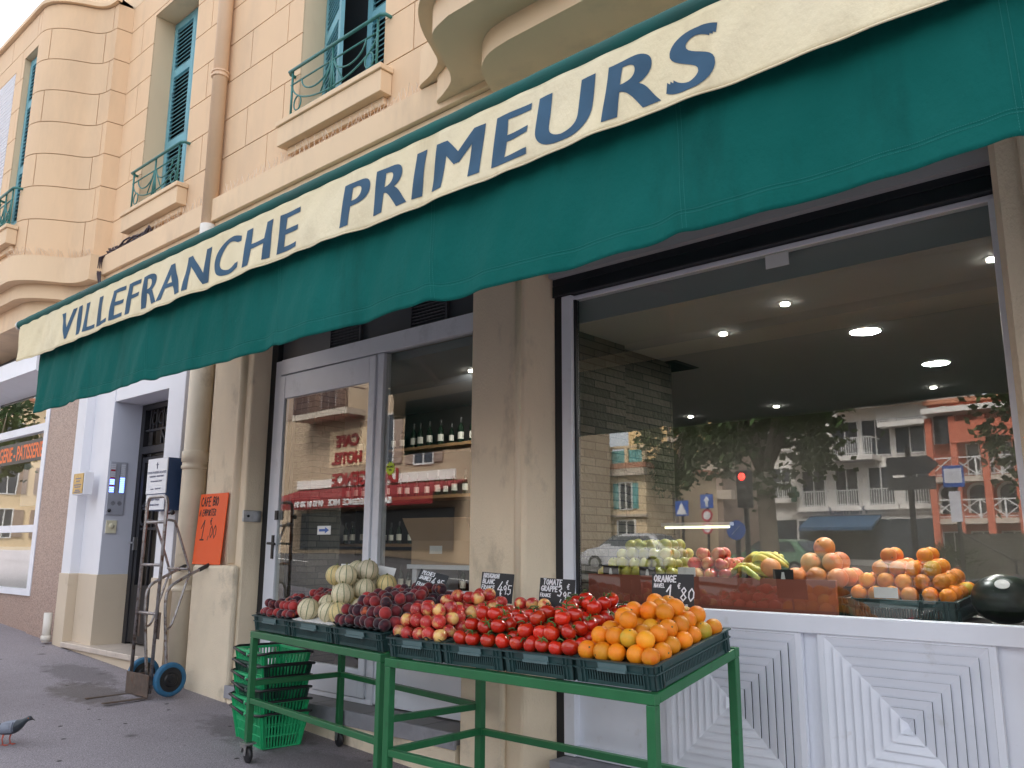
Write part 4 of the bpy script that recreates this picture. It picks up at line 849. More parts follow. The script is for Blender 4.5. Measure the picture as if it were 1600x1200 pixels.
# ================================================================ AWNING
AY, AZ = -1.73, 3.515; AX0, AX1 = -7.40, 1.2
aw = thing('shop_awning', 'long green shop awning with a cream lettered band and deep green valance', 'awning', (-3, -1.7, 3.5))
b = B(); n = 120
b.tube([(AX0+(AX1-AX0)*i/n, AY, AZ+.006*math.sin(i/n*PI)) for i in range(n+1)], [.036+.0008*math.sin(i*2.3)+.0006*math.sin(i*5.1) for i in range(n+1)], 18)
b.build('front_bar', M['tube'], aw, smooth=True)
b = B()
for x in (AX0-.006,): b.lathe([(.001, 0), (.036, 0), (.038, .012), (.038, .03)], 18, T(x, AY, AZ) @ RY(PI/2))
b.build('bar_end_cap', M['zinc'], aw)
SEAMS = [-6.35, -5.16, -3.72, -2.53, -1.33, -.36, .8]
def fold(x, s):
    a = .0
    for k, sx in enumerate(SEAMS):
        d = (x-sx+s*.10)/.16; a += .030*s*math.exp(-d*d)*(1 if k % 2 else -.8)
        d2 = (x-sx-.30+s*.16)/.13; a += .020*s*math.exp(-d2*d2)*(-1 if k % 2 else 1)
        d3 = (x-sx+.42+s*.05)/.2; a -= .018*s*math.exp(-d3*d3)
    a += .009*s*math.sin(x*9.3+s*2)+.008*s*math.sin(x*21+1.4+s*3)+.003*math.sin(x*37+s*9)
    return a+.010*(mnoise.noise(Vector((x*1.7, s*2.0, 3)))*(s+.25))
def vz(x):     # lower edge of the valance
    k = min(abs(x-sx) for sx in SEAMS); return 2.765+.012*math.exp(-(k/.05)**2)-.004*math.sin(x*2.6)+.002*math.sin(x*11)
VX0, VX1, VT = -7.02, 1.1, 3.36
def vpt(x, s, off=0): z = VT+(vz(x)-VT)*s; return (x, AY+.045-fold(x, s)*(1.0-.35*s)-off, z)
def build_sheet(name, fn, nx, ny, m, parent, thick=.0018):
    b = B(); b.grid(nx, ny, fn); o = b.build(name, m, parent, smooth=True); md = o.modifiers.new('solid', 'SOLIDIFY'); md.thickness = thick; md.offset = 0; return o
va = build_sheet('valance', lambda u, v: vpt(VX0+(VX1-VX0)*u, v), 520, 30, M['awning'], aw)
b = B(); ln = [(VX0+(VX1-VX0)*i/520) for i in range(521)]
hem = build_sheet('hem', lambda u, v: vpt(VX0+(VX1-VX0)*u, .885+.118*v, .0015), 520, 4, M['awning'], aw)
th = B()
for i in range(0, 1300):
    x = VX0+.02+(VX1-VX0-.04)*i/1300
    for s in (.875, .895): p, q = vpt(x, s, .0045), vpt(x+.0040, s, .0045); th.tube([p, q], .0008, 4)
for sx in SEAMS:
    for k in range(70):
        for dx in (-.008, .008):
            s = .02+k*.0138; th.tube([vpt(sx+dx+.02*s, s, .0022), vpt(sx+dx+.02*s, s+.009, .0022)], .0008, 4)
th.build('stitching', M['awning_thread'], va)
def cfold(x, s):
    a = .006*s*math.sin(x*7.7+1)+.005*s*math.sin(x*17+s*4)+.0022*math.sin(x*31+s*8)+.012*mnoise.noise(Vector((x*2.3, s*1.5, 9)))*s
    for k, sx in enumerate((-6.9, -5.0, -4.15, -3.3, -2.05, -.75)):
        d = (x-sx-(s-.5)*.14)/.07; a += .009*s*math.exp(-d*d)*(1 if k % 2 else -1)
    d = (x+4.55)/.22; a += .03*max(0, s-.55)*math.exp(-d*d)
    return a
CX0, CX1, CT = -7.33, 1.15, 3.49
def cz(x): d = (x+4.55)/.2; return 3.192+.007*math.sin(x*3.1)+.012*math.exp(-d*d)+(.02 if False else 0)
def cpt(x, s, off=0): z = CT+(cz(x)-CT)*s; return (x, AY-.022-cfold(x, s)-off, z)
cb = build_sheet('sign_band', lambda u, v: cpt(CX0+(CX1-CX0)*u+(.06*v if u == 0 else 0), v), 460, 16, M['cream'], aw)
b = B(); b.tube([cpt(CX0+.06+(CX1-CX0-.06)*i/460, 1.0, .001) for i in range(461)], .0035, 6); b.build('band_hem', M['cream'], cb, smooth=True)
# lettering: each letter sits where it stands on the band and follows its folds
def band_text(txt, x0, x1, zb, zt):
    f = font_bm(txt, 1.0, .0, .12, 1.12, cuts=.07); k0 = len(f.v); base = list(f.v); bf = list(f.f)
    for q, dx in ((1, -.03), (2, .03)): f.add([(x+dx, y, q) for x, y, z in base], bf)
    xs = [v[0] for v in f.v]; ys = [v[1] for v in f.v]
    lo, hi, b0 = min(xs), max(xs), min(ys); b1 = max(ys); g = B(); vs = []
    for x, y, z in f.v:
        X = x0+(x-lo)/(hi-lo)*(x1-x0); Z = zb+(y-b0)/(b1-b0)*(zt-zb); s = (Z-CT)/(cz(X)-CT); vs.append(cpt(X, s, .0026+.0003*z))
    g.add(vs, f.f); return g
g = band_text('VILLEFRANCHE', -6.44, -3.43, 3.225, 3.432); h = band_text('PRIMEURS', -3.10, -1.13, 3.225, 3.432); g.add(h.v, h.f); g.build('lettering', M['blue_letter'], cb)
sl = (3.96-(AZ+.02))/(0-AY)
cn = build_sheet('canopy', lambda u, v: (AX0+.08+(AX1-AX0-.1)*u, AY+(-.12-AY)*v, AZ+.03+(.40*v)-.05*math.sin(PI*v)*(.6+.4*math.sin(u*18))), 80, 14, M['awning'], aw)
b = B(); b.tube([(AX0+.1, -.10, 3.95), (AX1-.1, -.10, 3.95)], .055, 14); b.build('roller', M['white_alu'], aw, smooth=True)
for x in (-6.6, -3.7, -.2):
    b = B(); b.bar((x, -.09, 3.82), (x+.55, -.9, 3.66), .04, .06); b.bar((x+.55, -.9, 3.655), (x+.1, AY+.05, 3.50), .035, .05); b.build('folding_arm', M['dark_panel'], aw)

# ================================================================ FRUIT STANDS
TILT = math.atan(.12/.71)
def stand(name, label, loc, yaw, W, front_z, side_z, D=.71, zt=1.205):
    t = thing(name, label, 'display stand', loc, 'green fruit stands', (0, 0, yaw)); X0 = Vector(loc)
    cs, sn = math.cos(yaw), math.sin(yaw)
    def gl(x, y): return gz(X0.x+cs*x-sn*y, X0.y+sn*x+cs*y)-X0.z
    s = .042; top = zt-X0.z; rise = .12
    b = B(); h = s
    b.bar((0, s/2, top-h/2), (W, s/2, top-h/2), s, h); b.bar((0, D-s/2, top+rise-h/2), (W, D-s/2, top+rise-h/2), s, h)
    for x in (s/2, W-s/2): b.bar((x, s+.0005, top-h/2+rise*s/D*.6), (x, D-s-.0005, top-h/2+rise*(1-s/D*.6)), s-.001, h-.001)
    b.build('top_frame', M['green_steel'], t, rel=False, bev=.003)
    b = B()
    for i in range(5): y = .1+i*.125; b.bar((s, y, top-.03+rise*y/D), (W-s, y, top-.03+rise*y/D), .03, .004)
    b.build('support_bars', M['green_steel'], t, rel=False)
    cast = name
    for k, (x, y, dz) in enumerate(((s/2, s/2, 0), (W-s/2, s/2, 0), (s/2, D-s/2, rise), (W-s/2, D-s/2, rise))):
        g = gl(x, y); lb = B(); lb.bar((x, y, g+.125), (x, y, top+dz-h-.001), s-.002, s-.002, (0, 1, 0)); leg = lb.build('leg', M['green_steel'], t, rel=False, bev=.003)
        c = B(); c.box(x-.045, x+.045, y-.04, y+.04, g+.115, g+.1245); c.prism([(x-.02, y-.024, g+.115), (x+.03, y-.024, g+.115), (x+.02, y-.024, g+.045), (x, y-.024, g+.045)], (0, .003, 0)); c.prism([(x-.02, y+.021, g+.115), (x+.03, y+.021, g+.115), (x+.02, y+.021, g+.045), (x, y+.021, g+.045)], (0, .003, 0))
        if y < D/2: c.box(x-.075, x-.02, y-.02, y+.02, g+.085, g+.1); c.bar((x-.06, y, g+.085), (x-.075, y, g+.05), .03, .006); c.bar((x-.02, y, g+.1), (x-.02, y, g+.115), .04, .02)
        cb_ = c.build('castor', M['zinc'], leg, rel=False)
        w = B(); w.lathe([(.001, -.014), (.042, -.014), (.05, -.009), (.05, .009), (.042, .014), (.001, .014)], 22, T(x+.012, y, g+.05) @ RX(PI/2)); cw = w.mesh('wheel', M['black'], True); ow = bpy.data.objects.new('wheel', cw); col.objects.link(ow); ow.parent = leg
    b = B(); r = .034
    fz = front_z-X0.z; sz = side_z-X0.z
    b.bar((s, s/2, fz), (W-s, s/2, fz), r, r); b.build('front_rail', M['green_steel'], t, rel=False, bev=.003)
    for x in (s/2, W-s/2): b = B(); b.bar((x, s, sz), (x, D-s, sz), r, r); b.build('side_rail', M['green_steel'], t, rel=False, bev=.003)
    b = B(); b.bar((s, D-s/2, sz), (W-s, D-s/2, sz), r, r); b.build('back_rail', M['green_steel'], t, rel=False, bev=.003)
    return t
Y1 = R_(-7.6)
stand('fruit_stand', 'green steel stand on castors holding the peach and melon crates', (-5.2, -.8, .385), Y1, 1.63, .765, .87)
stand('fruit_stand', 'green steel stand holding the nectarine, tomato and orange crates', (-3.45, -1.1, .27), 0, 1.6, .757, .757)

def crate_mesh(W, L=.62, H=.098):
    b = B(); h = B(); t = .006; fl = .03
    def wall(p, q, n):      # p->q along the wall foot, n outward
        p, q, n = Vector(p), Vector(q), Vector(n); d = (q-p); Lw = d.length; d.normalize()
        X = Matrix(((d.x, n.x, 0, p.x), (d.y, n.y, 0, p.y), (d.z, n.z, 1, p.z), (0, 0, 0, 1)))
        b.box(0, Lw, -t, 0, 0, .016, X); b.box(0, Lw, -t, 0, .062, H-.006, X); b.box(-.006, Lw+.006, -t-.002, .012, H-.006, H, X); b.box(.0, Lw, 0, .008, .058, .064, X)
        b.box(0, .05, -t, 0, .0161, .0619, X); b.box(Lw-.05, Lw, -t, 0, .0161, .0619, X)
        n_ = int((Lw-.1)/.0125)
        for i in range(n_): x = .05+(i+.5)*(Lw-.1)/n_; b.box(x-.0032, x+.0032, -t+.001, -.0005, .0161, .0619, X)
        for x in (.03, .05, Lw-.05, Lw-.03): b.box(x-.0025, x+.0025, .0001, .008, .002, H-.0065, X)
        return X, Lw
    X, Lw = wall((0, 0, 0), (W, 0, 0), (0, -1, 0))
    h.box(Lw*.32, Lw*.68, .0125, .022, .060, .071, X); h.box(Lw*.32, Lw*.68, .0085, .0124, .066, .092, X)
    wall((W, 0, 0), (W, L, 0), (1, 0, 0)); wall((W, L, 0), (0, L, 0), (0, 1, 0)); wall((0, L, 0), (0, 0, 0), (-1, 0, 0))
    f = B(); f.box(.007, W-.007, .007, L-.007, .004, .010)
    return b.mesh('crate_body', M['crate']), h.mesh('crate_handle', M['crate_handle']), f.mesh('crate_base', M['crate'])
_cm = {}
def crate(label, tl, yaw, x, W, y=.03, dz=.0, tilt=TILT, name='fruit_crate', group='dark green fruit crates on the stands'):
    key = round(W, 2)
    if key not in _cm: _cm[key] = crate_mesh(W-.014)
    base = Matrix.Translation(tl) @ RZ(yaw) @ T(0, 0, 0) @ RX(tilt) @ T(x+.007, y, dz)
    r = thing(name, label, 'crate', (0, 0, 0), group); r.matrix_world = base
    for nm, me in zip(('body', 'handle', 'base'), _cm[key]): o = bpy.data.objects.new(nm, me); col.objects.link(o); o.parent = r
    return base
T1 = Vector((-5.2, -.8, 1.207)); T2 = Vector((-3.45, -1.1, 1.207))
CA = crate('dark green crate of small red peaches at the left end of the stands', T1, Y1, 0, .53)
CB = crate('dark green crate under the pale striped melons', T1, Y1, .54, .53)
CC = crate('dark green crate of dark purple peaches beside the melons', T1, Y1, 1.08, .54)
D1 = crate('dark green crate of red and yellow nectarines', T2, 0, .0, .4)
D2 = crate('dark green crate at the left half of the tomatoes', T2, 0, .4, .4)
D3 = crate('dark green crate at the right half of the tomatoes', T2, 0, .8, .4)
D4 = crate('dark green crate of oranges at the right end of the stands', T2, 0, 1.2, .4)

# ---------------------------------------------------------------- fruit
def dimple(a, w, top=True, low=None, squash=1, ribs=0, rd=0, groove=0, lob=0):
    def f(x, y, z):
        r = 1-a*math.exp(-((1-z)/w)) - (low*math.exp(-((1+z)/w)) if low else 0)
        th = math.atan2(y, x)
        if ribs: r -= rd*abs(math.cos(ribs*th/2))**6*max(0, 1-z*z)
        if groove: r -= groove*math.exp(-(th/.13)**2)*max(0, (1-z*z))**.5
        if lob: r += lob*math.cos(5*th)*(.3+.7*max(0, z))
        return r
    return f
def fruit_mesh(name, r, m, fn, sq=1, n=26, k=18, X=None):
    b = B(); b.sphere(r, Matrix.Diagonal((1, 1, sq, 1)) if X is None else X, n, k, fn); me = b.mesh(name, m, True); return me
def stem_mesh(kind, r, m):
    b = B()
    if kind == 'calyx':
        for i in range(6):
            a = i*PI/3+.2; d = Vector((math.cos(a), math.sin(a), 0)); p = Vector((-d.y, d.x, 0))*r*.10
            c0 = Vector((0, 0, r*.79)); c1 = d*r*.4+Vector((0, 0, r*.88)); c2 = d*r*.95+Vector((0, 0, r*.80+(i % 2)*r*.22))
            b.add([c0-p*.6, c0+p*.6, c1+p, c1-p, c2], [(0, 1, 2, 3), (3, 2, 4)])
        b.tube([(0, 0, r*.76), (0, 0, r*1.02), (r*.15, 0, r*1.18), (r*.55, r*.1, r*1.22), (r*1.05, r*.12, r*1.12)], [r*.09, r*.10, r*.11, r*.10, r*.08], 6)
    elif kind == 'melon': b.tube([(0, 0, r*.9), (0, 0, r*1.02), (.002, 0, r*1.12)], [r*.13, r*.08, r*.09], 8)
    elif kind == 'button': b.lathe([(r*.11, r*.955), (r*.09, r*.985), (.0005, r*.99)], 8)
    elif kind == 'stalk': b.tube([(0, 0, r*.72), (r*.04, 0, r*.95), (r*.12, 0, r*1.1)], r*.05, 6)
    return b.mesh(kind, M[m], True)
FM = {}
def fruit_kind(key, name, r, skins, fn, sq=1, stem=None, stem_m='fruit_stem', n=26, k=18):
    FM[key] = dict(name=name, r=r, meshes=[fruit_mesh(name+'_skin', r, M[s], fn, sq, n, k) for s in skins], stem=stem_mesh(stem, r*sq, stem_m) if stem else None, stem_name={'calyx': 'stem'}.get(stem, 'stem'))
fruit_kind('peach_d', 'peach', .0345, ['peach_skin', 'peach_skin', 'peach_skin', 'peach_red'], dimple(.17, .09, groove=.035), .95)
fruit_kind('peach_r', 'peach', .0325, ['peach_red', 'peach_red', 'peach_skin'], dimple(.17, .09, groove=.035), .95)
fruit_kind('nect', 'nectarine', .036, ['nectarine_skin'], dimple(.17, .08, groove=.03), .97)
fruit_kind('tomato', 'tomato', .0375, ['tomato_skin'], dimple(.2, .12, lob=.018), .9, 'calyx', 'vine_green')
fruit_kind('orange', 'orange', .0395, ['orange_skin']*10+['orange_green'], dimple(.05, .02), .98, 'button')
fruit_kind('melon', 'melon', .066, ['melon_skin', 'melon_skin', 'melon_skin', 'melon_yellow', 'melon_grey'], dimple(.03, .04, ribs=10, rd=.035), .98, 'melon', n=60, k=24)
fruit_kind('apple', 'apple', .039, ['apple_skin'], dimple(.24, .1, low=.14, lob=.01), .95, 'stalk')
fruit_kind('pinkapple', 'apple', .040, ['pink_apple'], dimple(.24, .1, low=.14, lob=.012), .93, 'stalk')
fruit_kind('gfruit', 'grapefruit', .054, ['grapefruit_skin'], dimple(.04, .03), .95, 'button')
fr = random.Random(11)
def put_fruit(key, P, label, cat, group, tiltmax=1.0, skin=None, up_=None):
    k = FM[key]; me = k['meshes'][fr.randrange(len(k['meshes'])) if skin is None else skin]
    o = bpy.data.objects.new(k['name'], me); col.objects.link(o); o.location = P
    ax = Vector((fr.uniform(-1, 1), fr.uniform(-1, 1), 0)); 
    q = Matrix.Rotation(fr.uniform(0, tiltmax), 4, ax.normalized() if ax.length > .01 else Vector((1, 0, 0))) @ RZ(fr.uniform(0, 2*PI))
    o.rotation_euler = q.to_euler(); sc = fr.uniform(.95, 1.045); o.scale = (sc,)*3
    tag(o, label, cat, group)
    if k['stem']: c = bpy.data.objects.new(k['stem_name'], k['stem']); col.objects.link(c); c.parent = o
    return o
def pile(key, base, x0, W, y0, L, z0, layers, what, cat, group, tiltmax=1.0, jit=.006, skip=(), tight=1.0, zc=.70, taper_right=True, dropf=0):
    r = FM[key]['r']; d = 2*r*tight; nx = max(1, int(W/d+.15)); ny = max(1, int(L/d+.15)); dx = W/nx; dy = L/ny; n = 0; cells = {}
    for k in range(layers):
        for j in range(ny-k):
            for i in range(nx-k):
                if (k, j, i) in skip: continue
                if k and any((k-1, j+a, i+c) in skip for a in (0, 1) for c in (0, 1)): continue
                if k == layers-1 and k > 0 and fr.random() < dropf: continue
                cells[(k, j, i)] = 1
    for (k, j, i) in sorted(cells):
        cov = all((k+1, j-a, i-c) in cells for a in (0, 1) for c in (0, 1))
        if cov and k == 0 and 0 < i < nx-1 and j > 0: continue
        if cov and k > 0 and (k+2, j-1, i-1) in cells: continue
        x = x0+(i+.5+k*.5)*dx+fr.uniform(-jit, jit); y = y0+(j+.5+k*.5)*dy+fr.uniform(-jit, jit); z = z0+r*.92+k*d*zc+fr.uniform(-jit, jit)*.5
        left = [q for q in cells if q[0] == k and q[1] == j and q[2] <= i]; row = [q for q in cells if q[0] == k and q[1] == j]
        lay = ['bottom layer', 'second layer', 'third layer', 'fourth layer'][k]
        rowp = 'front row' if j == 0 else (f'{ordw(j+1)} row back')
        side = f'{ordw(len(left))} from left' if len(row) > 1 else 'the only one'
        put_fruit(key, base @ Vector((x, y, z)), f'{what}, {lay}, {rowp}, {side}', cat, group, tiltmax); n += 1
    return n
H = .098
cnt = {}
cnt['pa'] = pile('peach_r', CA, .02, .48, .015, .58, H-.012, 2, 'small peach in the left crate', 'peach', 'peaches in the left end crate', 1.4, .009, dropf=.3)
sk_m = {(0, 0, 1)}
cnt['m'] = pile('melon', CB, .0, .52, .02, .60, H-.01, 3, 'striped melon on the melon pile', 'melon', 'striped melons', .35, .007, skip=sk_m, zc=.72, dropf=.0)
cnt['pc'] = pile('peach_d', CC, -.015, .55, .0, .60, H+.004, 3, 'dark purple peach beside the melons', 'peach', 'dark peaches beside the melons', 1.4, .010, dropf=.35)
cnt['n'] = pile('nect', D1, .005, .38, .0, .60, H-.012, 3, 'red yellow nectarine in the nectarine crate', 'nectarine', 'nectarines', 1.2, .010, dropf=.35)
cnt['n2'] = pile('nect', D2, .0, .32, .40, .20, H+.0, 3, 'red yellow nectarine behind the tomatoes', 'nectarine', 'nectarines behind the tomatoes', 1.2, .006)
cnt['t1'] = pile('tomato', D2, .04, .36, .0, .40, H-.012, 3, 'tomato in the left tomato crate', 'tomato', 'tomatoes in the left crate', .9, .010, dropf=.2)
cnt['t2'] = pile('tomato', D3, .01, .38, .0, .60, H-.012, 3, 'tomato in the right tomato crate', 'tomato', 'tomatoes in the right crate', .9, .010, dropf=.3)
cnt['o'] = pile('orange', D4, .0, .385, .0, .60, H-.016, 3, 'orange in the end crate', 'orange', 'oranges in the end crate', 2.6, .008, dropf=.35)
# trays and mats the fruit lies on
def tray(base, x0, x1, y0, y1, z, m, label, bump_=.006, wl=.07, name='fruit_tray'):
    b = B(); nx = int((x1-x0)/.012); ny = int((y1-y0)/.012)
    b.grid(nx, ny, lambda u, v: base @ Vector((x0+(x1-x0)*u, y0+(y1-y0)*v, z+bump_*(math.cos(2*PI*(x0+(x1-x0)*u)/wl)+math.cos(2*PI*(y0+(y1-y0)*v)/wl))+(.012 if v < .02 or u < .02 or u > .98 else 0))))
    o = b.build(name, m, origin=tuple(base @ Vector(((x0+x1)/2, y0, z))), smooth=True); md = o.modifiers.new('solid', 'SOLIDIFY'); md.thickness = .0015
    tag(o, label, 'tray', 'fruit trays in the crates')
tray(CA, .012, .505, .008, .6, H-.004, M['tray'], 'black moulded tray under the small red peaches')
tray(CC, .006, .515, -.004, .6, H+.004, M['tray'], 'black moulded tray under the dark purple peaches')
tray(CB, .012, .505, .008, .6, H-.008, M['paper'], 'white tray under the striped melons', .0015)
tray(D1, .012, .375, .006, .6, H-.006, M['tray'], 'black moulded tray under the nectarines')
gm = mat('green_mat', (.02, .09, .035), .9, bmp=.5, bs=200)
for bb_, lab in ((D2, 'green mat under the left tomatoes'), (D3, 'green mat under the right tomatoes'), (D4, 'dark mat under the oranges in the end crate')):
    b = B(); b.box(.012, .374, .01, .6, H-.03, H-.014, bb_); tag(b.build('crate_liner', gm if 'green' in lab else M['black'], origin=tuple(bb_ @ Vector((.19, 0, H)))), lab, 'mat', 'liners in the crates')

# price boards
def board(name, label, ctr, w, h, yawd, lean, lines, roll=0, m='chalkboard', ink='chalk', cat='price sign', group='handwritten price signs'):
    t = thing(name, label, cat, ctr, group, (R_(-lean), R_(roll), R_(yawd)))
    b = B(); b.box(-w/2, w/2, 0, .003, 0, h); b.box(-.006, .006, .0031, .006, -.12, h*.6); b.build('board', M[m], t, rel=False)
    g = B()
    for k, (s, x, z, hh, wd) in enumerate(lines): hand(g, s, -w/2+x*w, z*h, hh*h*1.12, wd*1.35, -.0012, .9, .1, k+len(s))
    if lines: g.build('lettering', M[ink], t, rel=False)
    return t
board('price_sign', 'black price sign reading orange, behind the orange pile', (-2.14, -.47, 1.475), .205, .165, 12, 6, [('ORANGE', .05, .78, .15, .0045), ('NAVEL', .05, .62, .09, .003), ('a', .1, .5, .05, .003), ('1', .34, .25, .42, .005), ('€', .62, .6, .13, .0035), (',80', .58, .27, .32, .0045), ('kg', .72, .06, .14, .0035)])
board('price_sign', 'black price sign reading tomate grappe, behind the tomatoes', (-2.84, -.47, 1.45), .21, .15, 10, 5, [('TOMATE', .1, .78, .16, .0042), ('GRAPPE', .05, .56, .16, .0042), ('FRANCE', .03, .36, .1, .003), ('3', .52, .42, .32, .005), ('€', .78, .66, .16, .0035), (',95', .6, .28, .26, .004)], roll=2)
board('price_sign', 'black price sign reading brugnon blanc, behind the nectarines', (-3.27, -.47, 1.46), .205, .16, 14, 5, [('BRUGNON', .06, .82, .13, .004), ('BLANC', .05, .62, .13, .004), ('FRANCE', .03, .42, .12, .0035), ('4', .52, .3, .4, .0045), (',95', .62, .3, .28, .004), ('€', .78, .62, .13, .0035), ('kg', .66, .08, .13, .0035)], roll=3)
board('price_sign', 'tilted black price sign reading peches jaunes, leaning by the dark peaches', (-3.80, -.50, 1.485), .19, .14, 22, 22, [('PECHES', .1, .8, .14, .0038), ('JAUNES', .05, .58, .14, .0038), ('FRANCE', .05, .28, .13, .0035), ('4', .5, .45, .3, .0042), (',95', .62, .45, .26, .004), ('kg', .74, .15, .16, .0035)], roll=12)
board('price_sign', 'white paper sign standing behind the left melons', (-4.62, -.44, 1.53), .17, .12, 18, 10, [], m='paper')
board('price_sign', 'white paper sign standing behind the right melons', (-4.27, -.45, 1.52), .13, .12, 18, 14, [], m='paper', roll=8)

# ---------------------------------------------------------------- shopping baskets
def basket_meshes():
    LX, LY, HB = .43, .29, .215; bx, by = .36, .225; b = B()
    def P(x, y, z): f = z/HB; return Vector((x*((bx+(LX-bx)*f)/2), y*((by+(LY-by)*f)/2), z))
    for z, t in ((.005, .01), (.075, .007), (.135, .007)):
        c = [P(-1, -1, z), P(1, -1, z), P(1, 1, z), P(-1, 1, z)]
        for i in range(4): b.bar(c[i], c[(i+1) % 4], .005, t)
    for side in range(4):
        n = 19 if side % 2 == 0 else 13
        for i in range(n+1):
            u = -1+2*i/n
            f = (lambda z, u=u: P(u, -1, z)) if side == 0 else (lambda z, u=u: P(1, u, z)) if side == 1 else (lambda z, u=u: P(u, 1, z)) if side == 2 else (lambda z, u=u: P(-1, u, z))
            wd = .026 if i in (0, n) else .0085
            b.bar(f(.005), f(HB-.014), .004, wd, (0, 1, 0) if False else (f(.1)-f(.0)).cross(Vector((1, 0, 0)) if side % 2 else Vector((0, 1, 0))).normalized() if False else ((1, 0, 0) if side % 2 == 0 else (0, 1, 0)))
    b.box(-bx/2, bx/2, -by/2, by/2, 0, .006)
    for s in (-1, 1):
        q = [P(-.28, s, .02), P(.28, s, .02), P(.28, s, .13), P(-.28, s, .13)]; b.prism(q, (0, s*.003, 0))
    rim = B(); c = [P(-1, -1, HB-.007), P(1, -1, HB-.007), P(1, 1, HB-.007), P(-1, 1, HB-.007)]
    for i in range(4):
        rim.bar(c[i], c[(i+1) % 4], .024 if i % 2 else .023, .014)
    hd = B()
    r1 = [(-.02, -LY/2-.016, HB-.03), (-LX/2-.02, -LY/2-.012, HB-.004), (-LX/2-.035, -LY/2+.03, HB+.004), (-LX/2-.035, LY/2-.03, HB+.004), (-LX/2-.02, LY/2+.012, HB-.004), (-.02, LY/2+.016, HB-.03)]
    r2 = [(-x, y, z) for x, y, z in r1]
    hd.tube(r1, .0085, 8); hd.tube(r2, .0085, 8)
    kn = B()
    for s in (-1, 1): kn.lathe([(.016, 0), (.016, .01), (.01, .015), (.001, .016)], 14, T(0, s*(LY/2+.004), HB-.028) @ RX(PI/2 if s < 0 else -PI/2))
    return b, rim, hd, kn
bb1, rim1, hd1, kn1 = basket_meshes()
BM = {c: (bb1.mesh('basket_body', M[c]), rim1.mesh('basket_rim', M[c]), hd1.mesh('basket_handle', M['black'], True), kn1.mesh('basket_knob', M[c], True)) for c in ('basket_green', 'basket_dark')}
bz = gz(-5.34, -.42)+.002
seq = ['basket_green', 'basket_green', 'basket_dark', 'basket_green', 'basket_dark', 'basket_green'] 
seq = ['basket_green', 'basket_green', 'basket_dark', 'basket_green', 'basket_dark', 'basket_green']
names = ['bright green shopping basket standing on the pavement, bottom of the stack', 'bright green shopping basket, second from the bottom of the stack', 'dark green shopping basket, third from the bottom of the stack', 'bright green shopping basket in the middle of the stack, fourth from the bottom', 'dark green shopping basket just below the top of the stack', 'empty bright green shopping basket on top of the stack']
for i, c in enumerate(seq):
    r = thing('shopping_basket', names[i], 'basket', (-5.52+.004*math.sin(i*2), -.41+.004*math.cos(i*3), bz+i*.080), 'stacked shopping baskets', (R_(.3*math.sin(i)), 0, R_(-9+1.5*math.sin(i*2.1))))
    r.scale = (1.17, 1.17, 1.1)
    for nm, me in zip(('body', 'rim', 'handle', 'knob'), BM[c]): o = bpy.data.objects.new(nm, me); col.objects.link(o); o.parent = r

# ---------------------------------------------------------------- hand truck
ht = thing('hand_truck', 'worn steel hand truck with blue rubber tyres parked by the downpipe', 'hand truck', (-7.385, -.48, .50))
xa, xb = -7.57, -7.20; g0 = gz(-7.385, -.5)
b = B(); L = [(xa, -.485, g0+.04), (xa, -.47, 2.10)]
arc = [(xa+.07-.07*math.cos(a), -.468, 2.12+.075*math.sin(a)) for a in [PI/2*i/5 for i in range(6)]]; arc2 = [(xb-.07+.07*math.sin(a), -.468, 2.12+.075*math.cos(a)) for a in [PI/2*i/5 for i in range(6)]]
b.tube(L+arc+arc2+[(xb, -.47, 2.10), (xb, -.485, g0+.04)], .0155, 10); b.build('main_frame', M['steel'], ht, smooth=True)
for z in (1.97, 1.60, 1.19): b = B(); b.tube([(xa+.014, -.472, z), (xb-.014, -.472, z)], .013, 8); b.build('cross_bar', M['steel'], ht, smooth=True)
b = B(); b.box(xa-.02, xb+.02, -.515, -.503, g0+.012, g0+.19); b.build('toe_plate', M['rust'], ht, bev=.003)
for x in (xa+.02, xb-.02): b = B(); b.box(x-.022, x+.022, -.86, -.50, g0+.001, g0+.011); b.build('fork', M['rust'], ht, bev=.002)
for x in (xa, xb):
    b = B(); P = catmull([(-.36, .64), (-.40, 1.0), (-.425, 1.28), (-.40, 1.40), (-.30, 1.47), (-.12, 1.56), (-.03, 1.60)], 5)
    b.tube([(x+.03, y, z+g0-.5) for y, z in P], .014, 8); hd_ = b.build('handle', M['steel'], ht, smooth=True)
    g = B(); g.tube([(x+.03, -.14, 1.55+g0-.5), (x+.03, -.012, 1.61+g0-.5)], .0185, 10); g.build('grip', M['rubber_grip'], hd_, smooth=True)
    b = B(); P = catmull([(-.468, 1.98), (-.41, 1.975), (-.375, 1.93), (-.235, 1.58), (-.225, 1.50), (-.25, 1.42), (-.345, 1.10), (-.40, 1.06)], 4)
    b.tube([(x+.015, y, z+g0-.5) for y, z in P], .011, 8); b.build('brace', M['steel'], ht, smooth=True)
    b = B(); b.box(x-.004, x+.05, -.47, -.465, .98+g0-.5, 1.2+g0-.5); b.build('bracket', M['rust'], ht)
b = B(); b.tube([(xa+.03, -.245, 1.565), (xb+.03, -.245, 1.565)], .011, 8); b.build('cross_bar', M['steel'], ht, smooth=True)
b = B(); b.tube([(-7.68, -.335, g0+.145), (-7.13, -.335, g0+.145)], .014, 10); b.bar((xa+.01, -.49, g0+.15), (xa+.01, -.33, g0+.145), .03, .04); b.bar((xb-.01, -.49, g0+.15), (xb-.01, -.33, g0+.145), .03, .04); b.build('axle', M['rust'], ht)
